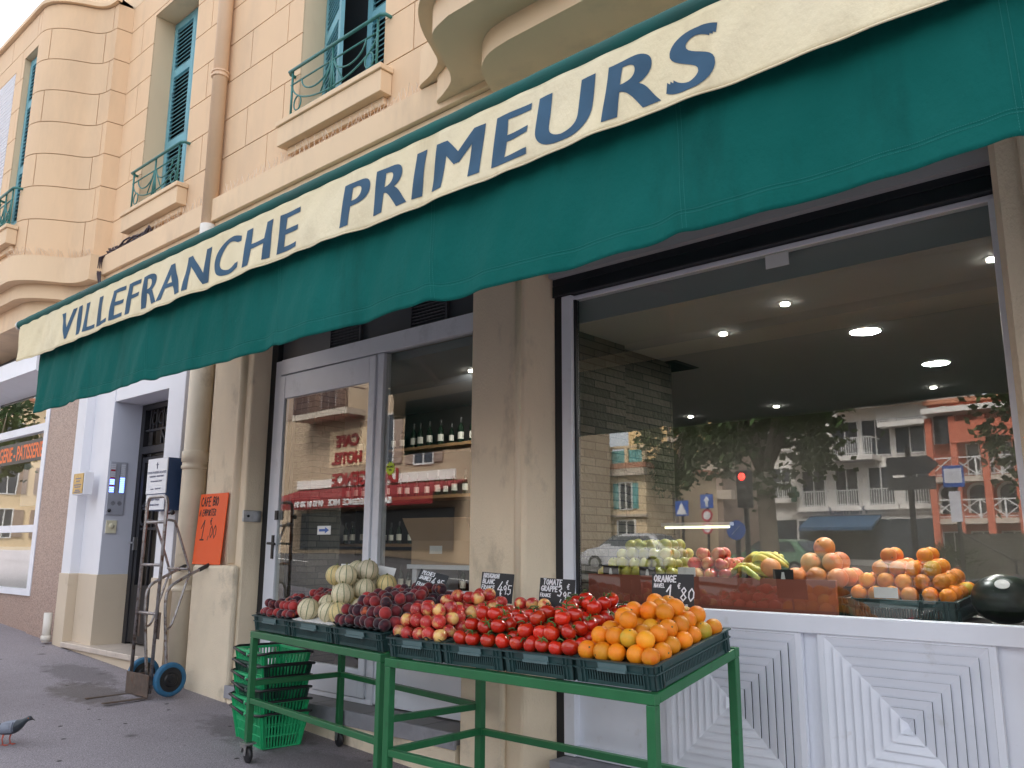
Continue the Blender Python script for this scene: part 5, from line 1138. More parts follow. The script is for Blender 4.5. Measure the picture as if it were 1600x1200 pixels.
for x in (-7.655, -7.165):
    b = B(); X = T(x, -.335, g0+.142) @ RY(PI/2); b.lathe([(.10, -.03), (.128, -.03), (.140, -.018), (.140, .018), (.128, .03), (.10, .03), (.10, -.03)], 36, X); wh = b.build('wheel', M['blue_tyre'], ht, smooth=False, bev=.004)
    b = B(); b.lathe([(.001, -.02), (.0995, -.02), (.0995, .02), (.06, .022), (.05, .034), (.03, .036), (.026, .05), (.001, .05)], 28, X); b.build('hub', M['black'], wh)
b = B(); b.tube([(xb+.02, -.46, 2.04), (xb+.06, -.45, 2.045)], .008, 6); b.sphere(.022, T(xb+.07, -.45, 2.05), 10, 8); b.build('wing_nut', M['black'], ht)

# ---------------------------------------------------------------- pigeon
def pigeon(x, y, head, label):
    z = gz(x, y); t = thing('pigeon', label, 'pigeon', (x, y, z), None, (0, 0, head)); t.scale = (.98,)*3
    # rings along the spine: (s forward, height, half width, half height)
    R = [(-.185, .083, .012, .004), (-.15, .088, .022, .007), (-.115, .094, .03, .013), (-.085, .100, .040, .026), (-.05, .107, .050, .040), (-.01, .112, .055, .047), (.03, .117, .054, .048), (.06, .124, .047, .044), (.085, .136, .037, .036), (.103, .150, .027, .028), (.118, .163, .0195, .0215), (.130, .172, .0175, .0185), (.142, .178, .0175, .0175), (.153, .178, .0145, .0145), (.162, .175, .0075, .009), (.168, .172, .0048, .005), (.178, .169, .0042, .0038), (.186, .164, .0015, .0018)]
    b = B(); n = 18; vs = []
    for i, (s, h, w, q) in enumerate(R):
        for k in range(n):
            a = 2*PI*k/n; vs.append((s, w*math.cos(a), h+q*math.sin(a)*(1 if math.sin(a) > 0 else 1.0)))
    for i in range(len(R)-1):
        for k in range(n):
            s = (R[i][0]+R[i+1][0])/2; a = math.sin(2*PI*(k+.5)/n)
            sw = s+(.02*a)
            m = 0
            if s < -.13: m = 1
            elif s > .168: m = 4
            elif s > .155: m = 1
            elif s > .065: m = 2
            elif a < -.55: m = 3
            b.mi = m; b.add([vs[i*n+k], vs[i*n+(k+1) % n], vs[(i+1)*n+(k+1) % n], vs[(i+1)*n+k]], [(0, 1, 2, 3)])
    pale = mat('pigeon_pale', (.19, .21, .26), .7, var=.1, vs=30, bmp=.2, bs=150, bd=.002); dk = mat('pigeon_dark', (.018, .018, .024), .7); nk = mat('pigeon_neck', (.028, .036, .045), .45, var=.3, vs=20); gy = mat('pigeon_belly', (.085, .09, .115), .75); bkm = mat('pigeon_beak', (.02, .018, .018), .5)
    me = b.mesh('body', [pale, dk, nk, gy, bkm], True); bm = bmesh.new(); bm.from_mesh(me); bmesh.ops.remove_doubles(bm, verts=bm.verts, dist=1e-5); bmesh.ops.recalc_face_normals(bm, faces=bm.faces); bm.to_mesh(me); bm.free(); me.polygons.foreach_set('use_smooth', [True]*len(me.polygons))
    o = bpy.data.objects.new('body', me); col.objects.link(o); o.parent = t; sd_ = o.modifiers.new('sub', 'SUBSURF'); sd_.levels = 1; sd_.render_levels = 2
    for s in (-1, 1):
        w = B(); N = 14; K = 7
        def wp(u, v):
            xx = .055-.225*u; wd = .02+.046*math.sin(PI*min(1, u*1.25+.12))**.7*(1-.5*u); ang = -.75+1.5*v
            rr = .056-.03*u
            return (xx, s*(rr*math.cos(ang*.9))*(1-.25*u)+s*.0, .112+.008-.022*u+(rr*.9)*math.sin(ang)+.006)
        for j in range(K):
            for i in range(N):
                u = (i+.5)/N; v = (j+.5)/K; band = (.48 < u+.10*(v-.5) < .56) or (.66 < u+.14*(v-.5) < .76) or u > .86
                w.mi = 1 if band else 0
                w.add([wp(i/N, j/K), wp((i+1)/N, j/K), wp((i+1)/N, (j+1)/K), wp(i/N, (j+1)/K)], [(0, 1, 2, 3)])
        ow = w.build('wing', [pale, dk], t, smooth=True, rel=False); sm = ow.modifiers.new('solid', 'SOLIDIFY'); sm.thickness = .006
        lg = B(); fx = .012*s; lg.tube([(-.005+fx, s*.022, .072), (-.012+fx, s*.022, .04), (-.002+fx, s*.022, .006)], [.007, .0042, .0038], 7)
        for a in (-.5, 0, .5): lg.tube([(-.002+fx, s*.022, .006), (.032*math.cos(a)+fx, s*.022+.032*math.sin(a), .003)], [.0036, .002], 6)
        lg.tube([(-.002+fx, s*.022, .006), (-.02+fx, s*.022, .003)], [.0034, .002], 6); lg.build('leg', mat('pigeon_leg', (.45, .09, .06), .6), t, smooth=True, rel=False)
        e = B(); e.sphere(.0038, T(.145, s*.0165, .181), 10, 8); e.build('eye', mat('pigeon_eye', (.5, .12, .02), .2), t, smooth=True, rel=False)
pigeon(-6.56, -1.76, math.atan2(.60, .80), 'grey pigeon with black wing bars walking on the asphalt')

# ---------------------------------------------------------------- fruit inside the window
IM = Matrix.Identity(4)
pile('apple', T(-3.17, .33, 1.575), 0, .56, 0, .5, .005, 4, 'green apple inside the window', 'apple', 'green apples inside the window', .9, .006)
pile('pinkapple', T(-2.60, .33, 1.575), 0, .34, 0, .4, .005, 3, 'pink apple inside the window', 'apple', 'pink apples inside the window', 1.3, .006, dropf=.3)
pile('gfruit', T(-1.97, .35, 1.56), 0, .34, 0, .34, .005, 3, 'grapefruit inside the window', 'grapefruit', 'grapefruits inside the window', 1.2, .006)
ib = crate('dark green crate of oranges inside the window', Vector((-1.62, .32, 1.425)), 0, 0, .50, y=0, tilt=R_(4), name='fruit_crate', group='crates inside the window')
ib2 = crate('dark green crate under the grapefruits inside the window', Vector((-1.655, .36, 1.425)), 0, -.25, .25, y=0, tilt=R_(4), name='fruit_crate', group='crates inside the window')
FM['orange']['r'] = .0415
pile('orange', ib, -.01, .50, .01, .45, H-.02, 4, 'orange in the crate inside the window', 'orange', 'oranges inside the window', 2.4, .006, dropf=.3)
put_fruit('gfruit', Vector((-2.03, .36, 1.66)), 'pale yellow melon beside the bananas inside the window', 'melon', None); 
def banana_hand(P, n, yaw, label, s=1.0):
    r = thing('banana_bunch', label, 'bananas', P, 'banana bunches inside the window', (0, 0, yaw))
    for i in range(n):
        a = (i-(n-1)/2)*.26; b = B(); pts = []; rad = []
        for k in range(13):
            t = k/12; th = -.55+1.5*t; pts.append((.02+.19*t*s, .035*math.sin(PI*t)*(1 if i >= n/2 else -1)*s, (.055*math.sin(PI*t**.8)+.012*(i % 2))*s)); rad.append(s*(.007+.0125*math.sin(PI*min(1, max(0, (t-.08)/.92)))**.5) if .08 < t < .99 else .0065*s)
        b.tube(pts, rad, 7, X=RZ(a)); b.build('banana', M['banana_skin'], r, rel=False, smooth=True)
    b = B(); b.tube([(.03, -.025*s, .012), (.03, .025*s, .012)], .016*s, 8); b.build('stem', M['fruit_stem'], r, rel=False)
for (x, y, z, n, yw, lab) in ((-2.10, .42, 1.60, 5, 2.7, 'green tinged banana bunch at the left of the bananas'), (-2.24, .40, 1.60, 6, .1, 'yellow banana bunch lying in front inside the window'), (-2.22, .50, 1.66, 6, .35, 'yellow banana bunch on top of the others'), (-2.12, .60, 1.66, 5, 2.5, 'greenish banana bunch at the back of the pile')): banana_hand((x, y, z), n, yw, lab, 1.0)
wmn = thing('watermelon', 'dark green watermelon with a pale oval sticker at the right of the window', 'watermelon', (-1.0, .50, 1.56)); b = B(); b.sphere(.125, T(-.97, .52, 1.535) @ Matrix.Diagonal((1.1, 1, .9, 1)), 28, 20); b.build('rind', M['watermelon_skin'], wmn, smooth=True)
b = B(); b.lathe([(.001, .1275), (.028, .1245), (.029, .1215)], 20, T(-.97, .52, 1.535) @ Matrix.Diagonal((1.1, 1, .9, 1)) @ RX(R_(50)) @ RY(R_(8))); b.build('sticker', M['paper'], wmn)
for x, m_, lab in ((-3.02, 'black', 'black card clip standing before the green apples'), (-2.76, 'black', 'black card clip at the right end of the green apples'), (-2.50, 'paper', 'white card standing before the bananas'), (-1.93, 'black', 'black card clip standing before the grapefruits'), (-1.42, 'paper', 'white card on the front edge of the inside orange crate')):
    t = thing('card_holder', lab, 'card', (x, .30, 1.6), 'small cards along the window display'); zz = 1.605 if x < -1.6 else 1.53
    b = B(); b.box(x-.055, x+.055, .285, .289, zz, zz+.05, ); b.build('card', M[m_], t)
    if m_ == 'black': b = B(); b.prism([(x-.012, .2835, zz), (x+.012, .2835, zz), (x+.006, .2835, zz+.035), (x-.006, .2835, zz+.035)], (0, .001, 0)); b.build('clip', M['paper'], t)

# ================================================================ ACROSS THE SQUARE (seen mirrored in the shop windows)
W_ = {k: mat(k, c, r, var=.05, vs=.6, dirt=tuple(x*.7 for x in c), ds=.5, dthr=(.55, .9)) for k, c, r in (('white_render', (.74, .71, .66), .85), ('grey_render', (.56, .54, .51), .85), ('ochre_render', (.74, .52, .24), .85), ('cream_render', (.72, .56, .36), .85), ('hotel_render', (.42, .32, .22), .85), ('coral_render', (.55, .15, .085), .85), ('brown_render', (.32, .24, .19), .85), ('roof_tile', (.45, .2, .12), .85), ('dark_pane', (.05, .06, .075), .15), ('rail_white', (.7, .7, .68), .5), ('red_canvas', (.2, .01, .013), .85), ('turquoise_paint', (.12, .38, .38), .6), ('sandstone', (.52, .45, .37), .8), ('bark', (.16, .13, .10), .9), ('navy_canvas', (.04, .09, .16), .8), ('iron_rust', (.12, .06, .045), .7))}
def far_building(name, label, x0, x1, yf, depth, z0, z1, m):
    t = thing(name, label, 'building', ((x0+x1)/2, yf-depth/2, z0)); b = B(); b.box(x0, x1, yf-depth, yf, z0-1.5, z1); b.build('wall', W_[m], t)
    b = B(); b.box(x0-.25, x1+.25, yf-depth-.2, yf+.3, z1+.002, z1+.25); b.build('roof', W_['roof_tile'], t); return t
def far_window(t, x, z, w, h, yf, shutters=None, frame='rail_white', arch=False):
    f = B(); f.box(x-w/2-.07, x+w/2+.07, yf+.002, yf+.06, z-.07, z-.0); f.box(x-w/2-.07, x-w/2, yf+.002, yf+.06, z, z+h); f.box(x+w/2, x+w/2+.07, yf+.002, yf+.06, z, z+h); f.box(x-.03, x+.03, yf+.012, yf+.05, z, z+h); f.box(x-w/2-.07, x+w/2+.07, yf+.002, yf+.06, z+h+.001, z+h+.07)
    o = f.build('window', W_[frame], t); p = B(); p.box(x-w/2, x+w/2, yf+.002, yf+.01, z, z+h); p.build('pane', W_['dark_pane'], o)
    if shutters:
        for s in (-1, 1): p = B(); p.box(x+s*(w/2+.08), x+s*(w/2+.08+w*.5), yf+.01, yf+.06, z, z+h); p.build('shutter', W_[shutters], o)
def far_balcony(t, x0, x1, yf, z, out=1.2, rail='rail_white', slab='white_render', h=1.0, step=.13, cross=False):
    b = B(); b.box(x0, x1, yf+.001, yf+out, z-.28, z); o = b.build('balcony', W_[slab], t)
    r = B(); r.box(x0, x1, yf+out-.06, yf+out-.02, z+h-.06, z+h); r.box(x0, x1, yf+out-.06, yf+out-.02, z+.08, z+.12)
    n = int((x1-x0)/step)
    if cross:
        n = max(1, int((x1-x0)/1.1)); w = (x1-x0)/n
        for i in range(n): r.bar((x0+i*w, yf+out-.04, z+.1), (x0+(i+1)*w, yf+out-.04, z+h), .05); r.bar((x0+(i+1)*w, yf+out-.03, z+.1), (x0+i*w, yf+out-.03, z+h), .05); r.box(x0+i*w-.04, x0+i*w+.04, yf+out-.08, yf+out, z, z+h)
    else:
        for i in range(n+1): x = x0+(x1-x0)*i/n; r.box(x-.018, x+.018, yf+out-.055, yf+out-.025, z, z+h)
    r.box(x0, x0+.04, yf+.05, yf+out, z+h-.06, z+h); r.box(x1-.04, x1, yf+.05, yf+out, z+h-.06, z+h); r.build('railing', W_[rail], o)
def sign_text(parent, s, size, x, y, z, m, bold=.02):
    f = font_bm(s, size, bold, 0, 1, extr=.02, align='CENTER'); g = B(); g.add(f.v, f.f, T(x, y, z) @ RZ(PI) @ RX(PI/2)); return g.build('lettering', m, parent)
# white flats with the chemist
yf = -45.6
ap = far_building('apartment_block', 'white block of flats with long balconies above a chemist, across the square', -21.4, -13.35, yf, 10, 1.2, 13.5, 'white_render')
for x in (-20.3, -18.3, -16.3, -14.4): far_window(ap, x, 4.35, 1.3, 2.1, yf); far_balcony(ap, x-.9, x+.9, yf, 4.3, .35, h=.95)
for x in (-20.2, -18.2, -16.4, -14.6): far_window(ap, x, 7.2, 1.5, 2.0, yf, frame='rail_white'); far_window(ap, x, 10.4, 1.5, 2.0, yf)
far_balcony(ap, -21.4, -16.2, yf, 7.1, 1.5); far_balcony(ap, -18.6, -13.3, yf, 10.2, 1.5); far_balcony(ap, -16.0, -13.4, yf, 8.9, .9)
b = B(); b.box(-21.3, -13.4, yf+.002, yf+.05, 1.3, 3.5); b.build('shop_glazing', W_['dark_pane'], ap)
b = B(); b.prism([(-20.6, yf+.06, 3.75), (-20.6, yf+1.8, 3.05), (-20.6, yf+1.8, 2.85), (-20.6, yf+.06, 3.6)], (4.2, 0, 0)); b.build('shop_awning', W_['navy_canvas'], ap)
b = B(); b.box(-21.3, -13.4, yf+.06, yf+.16, 3.78, 4.22); sb = b.build('shop_sign', W_['grey_render'], ap); sign_text(sb, 'Pharmacie', .62, -18.4, yf+.19, 3.84, M['greytext'])
b = B(); b.box(-21.6, -21.0, yf+.5, yf+.62, 4.95, 5.25); b.box(-21.45, -21.15, yf+.49, yf+.63, 4.65, 5.55); b.box(-21.33, -21.27, yf, yf+.5, 5.08, 5.12); b.build('chemist_cross', mat('cross_green', (.01, .06, .035), .4), ap)
# coral arcaded building
co = far_building('arcade_building', 'coral red building with arched windows and crossed railings, across the square', -13.3, -7.5, yf+.6, 9, .9, 9.6, 'coral_render'); y6 = yf+.6
def arch(t, x, z, w, h, y):
    p = [(x-w/2, y+.02, z), (x+w/2, y+.02, z)]+[(x+w/2*math.cos(a), y+.02, z+h-w/2+w/2*math.sin(a)) for a in [PI*i/14 for i in range(15)]]
    q = [(x+(w/2+.14)*math.cos(a), y+.012, z+h-w/2+(w/2+.14)*math.sin(a)) for a in [PI*i/14 for i in range(15)]]+[(x-w/2-.14, y+.012, z), (x+w/2+.14, y+.012, z)]
    b = B(); b.prism([q[-1]]+q[:15]+[q[-2]], (0, .03, 0)); o = b.build('window', W_['white_render'], t); b = B(); b.prism([p[1]]+p[2:]+[p[0]], (0, .05, 0)); b.build('pane', W_['dark_pane'], o)
for x in (-12.6, -11.2, -9.8, -8.4): arch(co, x, 3.7, .9, 1.5, y6); far_window(co, x, 1.1, 1.0, 1.6, y6)
for x in (-13.1, -11.9, -10.5, -9.1, -7.7): b = B(); b.box(x-.16, x+.16, y6+1.0, y6+1.3, .8, 8.7); b.build('column', W_['coral_render'], co)
far_balcony(co, -13.2, -7.6, y6, 5.6, 1.2, slab='sandstone', cross=True); far_balcony(co, -13.2, -7.6, y6, 3.4, 1.2, slab='sandstone', cross=True)
b = B(); b.box(-12.0, -7.5, y6+1.05, y6+1.35, 7.3, 8.4); b.build('parapet', W_['coral_render'], co); arch(co, -12.5, 7.4, 1.0, 1.9, y6+.4)
for x in (-11, -9.4): far_window(co, x, 5.8, 1.1, 1.5, y6)
b = B(); b.box(-13.3, -7.5, y6+.003, y6+1.7, 8.9, 9.2); b.build('eave', W_['white_render'], co)
b = B(); b.box(-8.3, -7.5, y6+1.36, y6+1.42, 4.3, 5.3); sb = b.build('cafe_sign', W_['dark_pane'], co); sign_text(sb, 'Gourm', .4, -7.9, y6+1.45, 4.85, M['orange_card']); sign_text(sb, 'Glaces', .36, -7.9, y6+1.45, 4.45, M['orange_card'])
# plain white and yellow blocks
wb = far_building('town_house', 'plain white town house between the yellow block and the white flats', -27.4, -21.6, -46.4, 8, 1.4, 12.5, 'white_render')
for x in (-26.2, -24.4, -22.6):
    for z in (5.0, 8.2): far_window(wb, x, z, 1.1, 1.8, -46.4); far_balcony(wb, x-.8, x+.8, -46.4, z-.05, .4)
b = B(); b.box(-27.2, -21.8, -46.398, -46.3, 1.5, 3.6); b.build('shop_glazing', W_['dark_pane'], wb)
yb_ = far_building('yellow_block', 'yellow rendered block with stacked balconies on its side', -29.5, -24.6, -39.6, 6, 1.5, 13, 'ochre_render')
for z in (5.5, 8.3): far_balcony(yb_, -25.9, -24.6, -39.6, z, 1.3, slab='sandstone', rail='iron_rust'); far_window(yb_, -25.3, z, 1.0, 2.0, -39.6)
b = B(); b.box(-24.599, -23.2, -45, -39.7, 1.5, 7.9); b.build('side_wing', W_['brown_render'], yb_)
for z in (4.6, 6.2): b = B(); b.box(-24.598, -22.6, -40, -39.55, z, z+.5); b.build('side_balcony', W_['sandstone'], yb_)
# ornate house with turquoise shutters
orn = far_building('ornate_house', 'ornate cream house with turquoise shutters and a balustrade', -27, -21.9, -29.6, 7, 1.5, 5.6, 'cream_render')
for x in (-26.2, -24.6, -23.0): far_window(orn, x, 3.7, .6, 1.2, -29.6, 'turquoise_paint'); far_window(orn, x, 1.8, .9, 1.3, -29.6)
b = B(); b.box(-27.1, -21.8, -29.598, -29.3, 5.25, 5.58); b.box(-27.1, -21.8, -29.598, -29.4, 3.3, 3.42); b.build('cornice', W_['sandstone'], orn)
b = B()
for i in range(6): x = -26.9+i*1.0; b.box(x-.09, x+.09, -29.7, -29.5, 5.86, 6.6)
b.box(-27.1, -21.8, -29.68, -29.5, 6.601, 6.72); b.build('balustrade', W_['cream_render'], orn)
b = B()
for i in range(5): x = -26.4+i*1.0; b.box(x-.38, x+.38, -29.66, -29.56, 5.9, 6.5)
b.build('balustrade_panels', W_['turquoise_paint'], orn)
# cafe and hotel facing the entrance
hy = -19.6
ho = far_building('cafe_hotel', 'beige cafe and hotel building with a red awning and a wrought iron balcony', -37, -23.2, hy, 9, 1.6, 12.5, 'hotel_render')
for x, z in ((-33.2, 8.1), (-29.0, 5.4), (-26.4, 8.1), (-26.4, 5.3), (-35.5, 8.1)): far_window(ho, x, z, 1.1, 2.2, hy, 'brown_render')
far_balcony(ho, -34.6, -30.4, hy, 8.0, 1.1, rail='iron_rust', slab='sandstone', step=.1)
sign = B(); sign.box(-33, -30.2, hy+.001, hy+.02, 5.5, 7.2); so_ = sign.build('sign', W_['cream_render'], ho); rl = mat('red_letters', (.3, .02, .02), .6); sign_text(so_, 'CAFE', .72, -31.6, hy+.06, 6.45, rl, .03); sign_text(so_, 'HOTEL', .72, -31.6, hy+.06, 5.65, rl, .03)
sg2 = B(); sg2.box(-35.4, -24.4, hy+.001, hy+.1, 4.55, 4.95); s2 = sg2.build('shop_sign', W_['white_render'], ho); sign_text(s2, 'LA REGENCE', .8, -30.2, hy+.14, 4.6, rl, .03)
b = B(); b.prism([(-35.3, hy+.02, 4.5), (-35.3, hy+1.9, 3.9), (-35.3, hy+1.9, 3.45), (-35.3, hy+1.86, 3.45), (-35.3, hy+1.86, 3.85), (-35.3, hy+.02, 4.42)], (11.5, 0, 0)); a2 = b.build('cafe_awning', W_['red_canvas'], ho); sign_text(a2, 'BAR  LA  REGENCE  NICE    04 93 01 78 91', .36, -29.5, hy+1.93, 3.55, M['paper'], .01)
b = B(); b.box(-35, -24.5, hy+.002, hy+.05, 1.7, 3.4); b.build('shop_glazing', W_['dark_pane'], ho)
# trees
def leaf_mesh(b, n, cx, cy, cz, rx, ry, rz, seed, size=.2, clumps=26):
    rr = random.Random(seed); cs = []
    for i in range(clumps):
        while True:
            p = Vector((rr.uniform(-1, 1), rr.uniform(-1, 1), rr.uniform(-1, 1)))
            if .35 < p.length < 1: break
        cs.append((p, rr.uniform(.16, .34)))
    for i in range(n):
        p, r = rr.choice(cs); q = p+Vector((rr.gauss(0, 1), rr.gauss(0, 1), rr.gauss(0, 1)))*r*.55
        c = Vector((cx+q.x*rx, cy+q.y*ry, cz+q.z*rz)); u = Vector((rr.gauss(0, 1), rr.gauss(0, 1), rr.gauss(0, .6))).normalized(); v = u.orthogonal().normalized(); s = size*rr.uniform(.6, 1.3)
        b.add([c-u*s*.5, c+v*s*.35, c+u*s*.5, c-v*s*.35], [(0, 1, 2, 3)])
def tree(x, y, label, h, r, seed, tr=.3, n=7000, low=0):
    z = gz(x, y); t = thing('plane_tree', label, 'tree', (x, y, z), 'plane trees on the square'); b = B(); rr = random.Random(seed)
    b.tube([(x, y, z-.1), (x+.03, y, z+1), (x-.03, y, z+h*.42)], [tr*1.15, tr, tr*.85], 12)
    for i in range(8):
        a = i*2*PI/8+rr.uniform(-.3, .3); l = r*rr.uniform(.6, .9); p = (x-.03, y, z+h*.40)
        b.tube([p, (x+math.cos(a)*l*.35, y+math.sin(a)*l*.35, z+h*.55), (x+math.cos(a)*l*.7, y+math.sin(a)*l*.7, z+h*.68), (x+math.cos(a)*l, y+math.sin(a)*l, z+h*.85)], [tr*.5, tr*.36, tr*.2, tr*.06], 7)
    b.build('trunk', W_['bark'], t, smooth=True)
    c = B(); leaf_mesh(c, n, x, y, z+h*.74-low, r, r, h*.36, seed, .3, 40); c.build('crown', M['leaf_green'], t)
tree(-11.2, -19.6, 'large plane tree with a thick trunk beside the traffic light', 8.2, 2.25, 3, .29, 6000)
tree(-5.0, -26.5, 'plane tree in front of the coral red building', 9, 1.9, 5, .2, 4200)
far_building('apartment_block', 'pale grey block of flats far up the street beyond the hotel', -66, -38.5, -21, 9, 1.5, 13, 'grey_render')
_fb = bpy.data.objects[[o.name for o in col.objects if o.get('label', '').startswith('pale grey block')][0]]
for x in (-62, -58, -54, -50, -46, -42):
    for z in (2.0, 5.2, 8.4): far_window(_fb, x, z, 1.6, 2.0, -21)
    far_balcony(_fb, x-1.2, x+1.2, -21, 5.1, .8)
_t = far_building('terraced_house', 'long grey house closing the far end of the street', -84, -56, -12, 9, 1.5, 12, 'cream_render')
for i in range(9):
    for z in (2.4, 5.4, 8.4): far_window(_t, -82+i*3, z, 1.2, 1.9, -12, 'brown_render')
_t.rotation_euler = (0, 0, R_(-90))
tree(-46, -9.5, 'plane tree on the kerb far up the street', 7.5, 2.2, 12, .2, 4000)
tree(-20.5, -30, 'slim plane tree near the ornate house', 9, 1.7, 8, .16, 3500)
# street furniture
def post(t, x, y, z1, r=.05): b = B(); b.tube([(x, y, gz(x, y)-.13), (x, y, z1)], r, 10); return b.build('pole', M['iron'], t)
t = thing('traffic_light', 'black traffic light showing red in front of the plane tree', 'traffic light', (-8.9, -13.6, gz(-8.9, -13.6)-.12)); post(t, -8.9, -13.6, 2.7, .06)
b = B(); b.box(-9.05, -8.75, -13.7, -13.45, 2.7, 3.55); hb = b.build('housing', M['iron'], t, bev=.03)
for z, m_ in ((3.4, emit('red_signal', (1, .03, .02), 6)), (3.12, M['black']), (2.86, M['black'])): b = B(); b.lathe([(.001, .012), (.07, .01), (.085, 0)], 18, T(-8.9, -13.449, z) @ RX(-PI/2)); b.build('lens', m_, hb)
t = thing('round_sign', 'round blue street sign below the red traffic light', 'street sign', (-8.15, -11.6, gz(-8, -11)-.12)); post(t, -8.15, -11.66, 2.3)
b = B(); b.lathe([(.001, 0), (.2, 0), (.2, .02), (.001, .02)], 28, T(-8.15, -11.6, 2.15) @ RX(-PI/2)); d = b.build('disc', M['sticker_blue'], t); b = B(); b.bar((-8.24, -11.577, 2.06), (-8.06, -11.577, 2.24), .035, .004); b.build('arrow', M['paper'], d)
t = thing('crossing_sign', 'square blue pedestrian crossing sign on a pole', 'street sign', (-16.4, -23.6, gz(-16, -23))); post(t, -16.42, -23.66, 3.5); b = B(); b.box(-16.7, -16.14, -23.62, -23.59, 3.0, 3.56); d = b.build('plate', M['sticker_blue'], t)
b = B(); b.prism([(-16.64, -23.588, 3.06), (-16.2, -23.588, 3.06), (-16.42, -23.588, 3.5)], (0, .004, 0)); b.build('triangle', M['paper'], d)
t = thing('one_way_sign', 'blue arrow sign above two round red rimmed signs', 'street sign', (-15.4, -23.6, gz(-15, -23))); post(t, -15.37, -23.66, 3.8); b = B(); b.box(-15.62, -15.12, -23.62, -23.59, 3.25, 3.75); d = b.build('plate', M['sticker_blue'], t)
b = B(); b.prism([(-15.42, -23.588, 3.3), (-15.32, -23.588, 3.3), (-15.32, -23.588, 3.52), (-15.25, -23.588, 3.52), (-15.37, -23.588, 3.7), (-15.49, -23.588, 3.52), (-15.42, -23.588, 3.52)], (0, .004, 0)); b.build('arrow', M['paper'], d)
for z in (3.0, 2.55): b = B(); b.lathe([(.001, 0), (.22, 0), (.22, .02), (.001, .02)], 24, T(-15.37, -23.6, z) @ RX(-PI/2)); d = b.build('disc', M['redlit'], t); b = B(); b.lathe([(.001, .021), (.15, .021), (.15, .024), (.001, .024)], 24, T(-15.37, -23.6, z) @ RX(-PI/2)); b.build('disc_centre', M['paper'], d)
t = thing('direction_sign', 'dark arrow shaped direction signs seen from behind on a tall pole', 'street sign', (-4.7, -11.6, gz(-4.7, -11)-.12)); post(t, -4.75, -11.66, 3.6); b = B(); b.prism([(-5.1, -11.6, 3.1), (-4.4, -11.6, 3.1), (-4.22, -11.6, 3.26), (-4.4, -11.6, 3.42), (-5.1, -11.6, 3.42)], (0, .03, 0)); b.build('plate', M['dark_panel'], t); b = B(); b.box(-5.1, -4.3, -11.6, -11.57, 2.82, 3.05); b.build('plate', M['dark_panel'], t)
t = thing('bus_stop_sign', 'blue and white bus stop sign on a pole', 'bus stop', (-4.5, -13.6, gz(-4.5, -13)-.12)); post(t, -4.5, -13.66, 3.3, .04); b = B(); b.box(-4.7, -4.32, -13.62, -13.58, 2.98, 3.4); d = b.build('plate', M['sticker_blue'], t); b = B(); b.box(-4.67, -4.35, -13.579, -13.575, 3.06, 3.34); b.build('notice', M['acrylic'], d); b = B(); b.box(-4.62, -4.42, -13.62, -13.59, 2.3, 2.9); b.build('timetable', M['acrylic'], t)
t = thing('yucca_shrub', 'spiky yucca shrub in front of the stone steps', 'shrub', (-5.3, -15.6, gz(-5.3, -15.6)-.12)); b = B(); rr = random.Random(5)
for i in range(420):
    a = rr.uniform(0, 2*PI); e = rr.uniform(-.2, 1.4); c = Vector((-5.3+rr.gauss(0, .28), -15.6+rr.gauss(0, .2), .75+rr.uniform(0, 1.05))); l = rr.uniform(.3, .5); d = Vector((math.cos(a)*math.cos(e), math.sin(a)*math.cos(e), math.sin(e))); p = d.orthogonal().normalized()*.018; b.add([c-p, c+p, c+d*l], [(0, 1, 2)])
b.build('leaves', mat('yucca_leaf', (.06, .10, .03), .5, var=.4), t); b = B(); b.tube([(-5.3, -15.6, .1), (-5.3, -15.6, 1.5)], .09, 8); b.build('stem', W_['bark'], t)
t = thing('stone_wall', 'low stone block wall with a dark handrail across the square', 'wall', (-5.6, -23.8, .3)); b = B(); b.box(-7.0, -2.0, -24.2, -23.6, .1, 2.25); b.build('wall', M['stone'], t); b = B(); b.tube([(-6.9, -23.4, 2.3), (-5.4, -22.6, 1.5), (-4.6, -22.4, 1.3)], .03, 8); b.tube([(-5.4, -22.6, 1.5), (-5.4, -22.6, .3)], .03, 8); b.tube([(-4.6, -22.4, 1.3), (-4.6, -22.4, .3)], .03, 8); b.build('handrail', M['iron'], t)
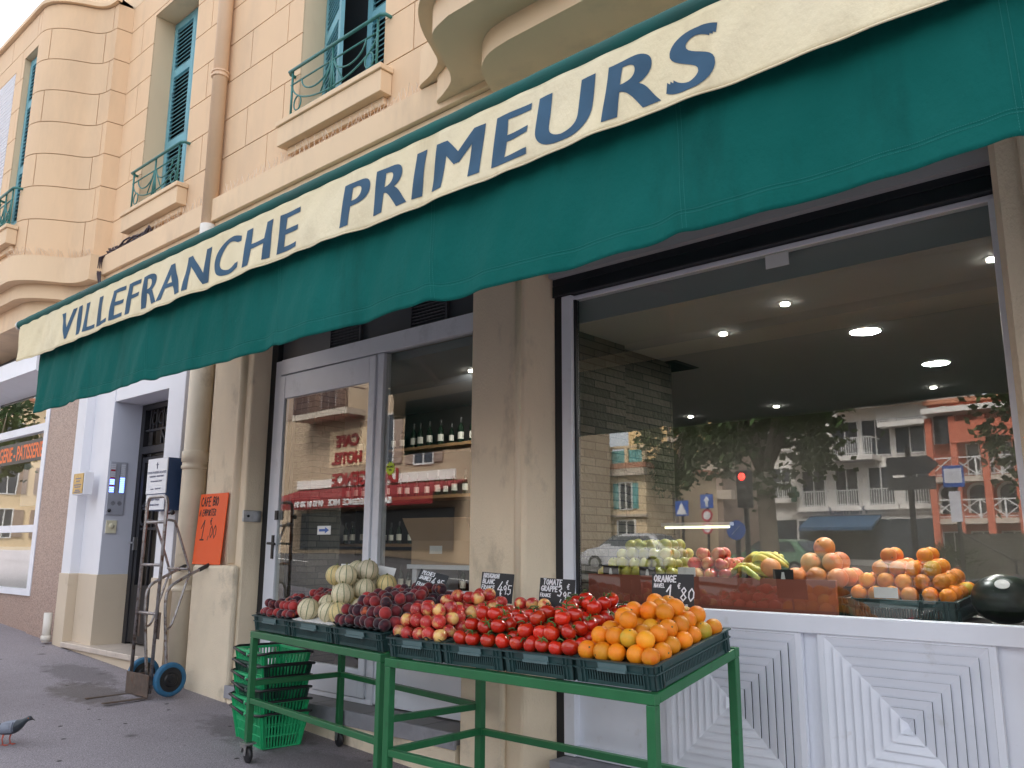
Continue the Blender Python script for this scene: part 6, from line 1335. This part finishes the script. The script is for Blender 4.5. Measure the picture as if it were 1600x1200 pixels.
# parked cars
def car(name, label, x, y, yaw, paint):
    z = gz(x, y)-.12; t = thing(name, label, 'car', (x, y, z), 'cars in the street', (0, 0, yaw)); P = [(-2.05, .35), (-2.08, .6), (-1.98, .86), (-1.75, .95), (-1.3, 1.36), (-.9, 1.46), (.1, 1.46), (.5, 1.36), (1.15, .95), (1.75, .84), (2.05, .66), (2.08, .4), (2.0, .25), (-1.95, .25)]
    Pb = [(px, pz) for px, pz in P]
    b = B()
    sec = [(-.86, .86), (-.80, 1.0), (.80, 1.0), (.86, .86)]
    rings = []
    for yy, sc in ((-.84, .0), (-.78, .5), (-.6, 1.0), (.6, 1.0), (.78, .5), (.84, .0)):
        ring = []
        for px, pz in P:
            if pz > .96: k = 1-(pz-.95)/.51; y2 = (.84-.17*(1-k))*(1 if yy > 0 else -1) if abs(yy) > .7 else yy; ring.append((px*(1 if pz < 1 else .985+.015*sc), y2*(1 if abs(yy) > .8 else .985), pz-.03*(1-sc)*(1-k)))
            else: ring.append((px*(.965+.035*sc), yy, pz))
        rings.append(ring)
    n = len(P); vs = [p for r in rings for p in r]; fs = []
    for i in range(len(rings)-1):
        for k in range(n): fs.append((i*n+k, i*n+(k+1) % n, (i+1)*n+(k+1) % n, (i+1)*n+k))
    fs.append(tuple(range(n))); fs.append(tuple((len(rings)-1)*n+k for k in range(n))); b.add(vs, fs); body = b.build('body', paint, t, rel=False, smooth=True, bev=.02)
    for s in (-1, 1):
        g = B(); g.prism([(-1.35, s*.80, .99), (1.0, s*.80, .99), (.45, s*.705, 1.36), (-1.05, s*.705, 1.36)], (0, s*.02, 0)); g.build('side_window', W_['dark_pane'], t, rel=False)
    g = B(); g.prism([(1.17, -.7, .97), (1.17, .7, .97), (.54, .6, 1.375), (.54, -.6, 1.375)], (.02, 0, .025)); g.build('windscreen', W_['dark_pane'], t, rel=False); g = B(); g.prism([(-1.72, -.68, .99), (-1.72, .68, .99), (-1.32, .6, 1.365), (-1.32, -.6, 1.365)], (-.02, 0, .02)); g.build('rear_window', W_['dark_pane'], t, rel=False)
    for px in (-1.3, 1.3):
        for s in (-1, 1):
            w = B(); w.lathe([(.2, -.1), (.3, -.1), (.315, -.08), (.315, .08), (.3, .1), (.2, .1), (.2, -.1)], 26, T(px, s*.78, .31) @ RX(PI/2)); wo = w.build('wheel', M['black'], t, rel=False); w = B(); w.lathe([(.001, -.105), (.2, -.1), (.2, .1), (.001, .105)], 20, T(px, s*.78, .31) @ RX(PI/2)); w.build('rim', M['zinc'], wo, rel=False)
    for s in (-1, 1):
        w = B(); w.box(1.98, 2.06, s*.55-.14, s*.55+.14, .62, .74); w.build('headlight', M['acrylic'], t, rel=False, bev=.02); w = B(); w.box(-2.07, -1.99, s*.6-.1, s*.6+.1, .68, .84); w.build('tail_light', M['redlit'], t, rel=False, bev=.02)
    return t
def paint(n, c): m = mat(n, c, .3, var=.02, coat=.6); return m
car('parked_car', 'pale silver hatchback parked across the road, left of the plane tree', -19.0, -24.2, R_(178), paint('white_car_paint', (.42, .43, .46)))
car('parked_car', 'dark grey car parked at the kerb opposite the shop window', -2.0, -9.4, R_(0), paint('dark_car_paint', (.03, .035, .045)))
car('parked_car', 'green car parked far across the square by the street signs', -15.4, -29.5, R_(190), paint('green_car_paint', (.10, .2, .12)))
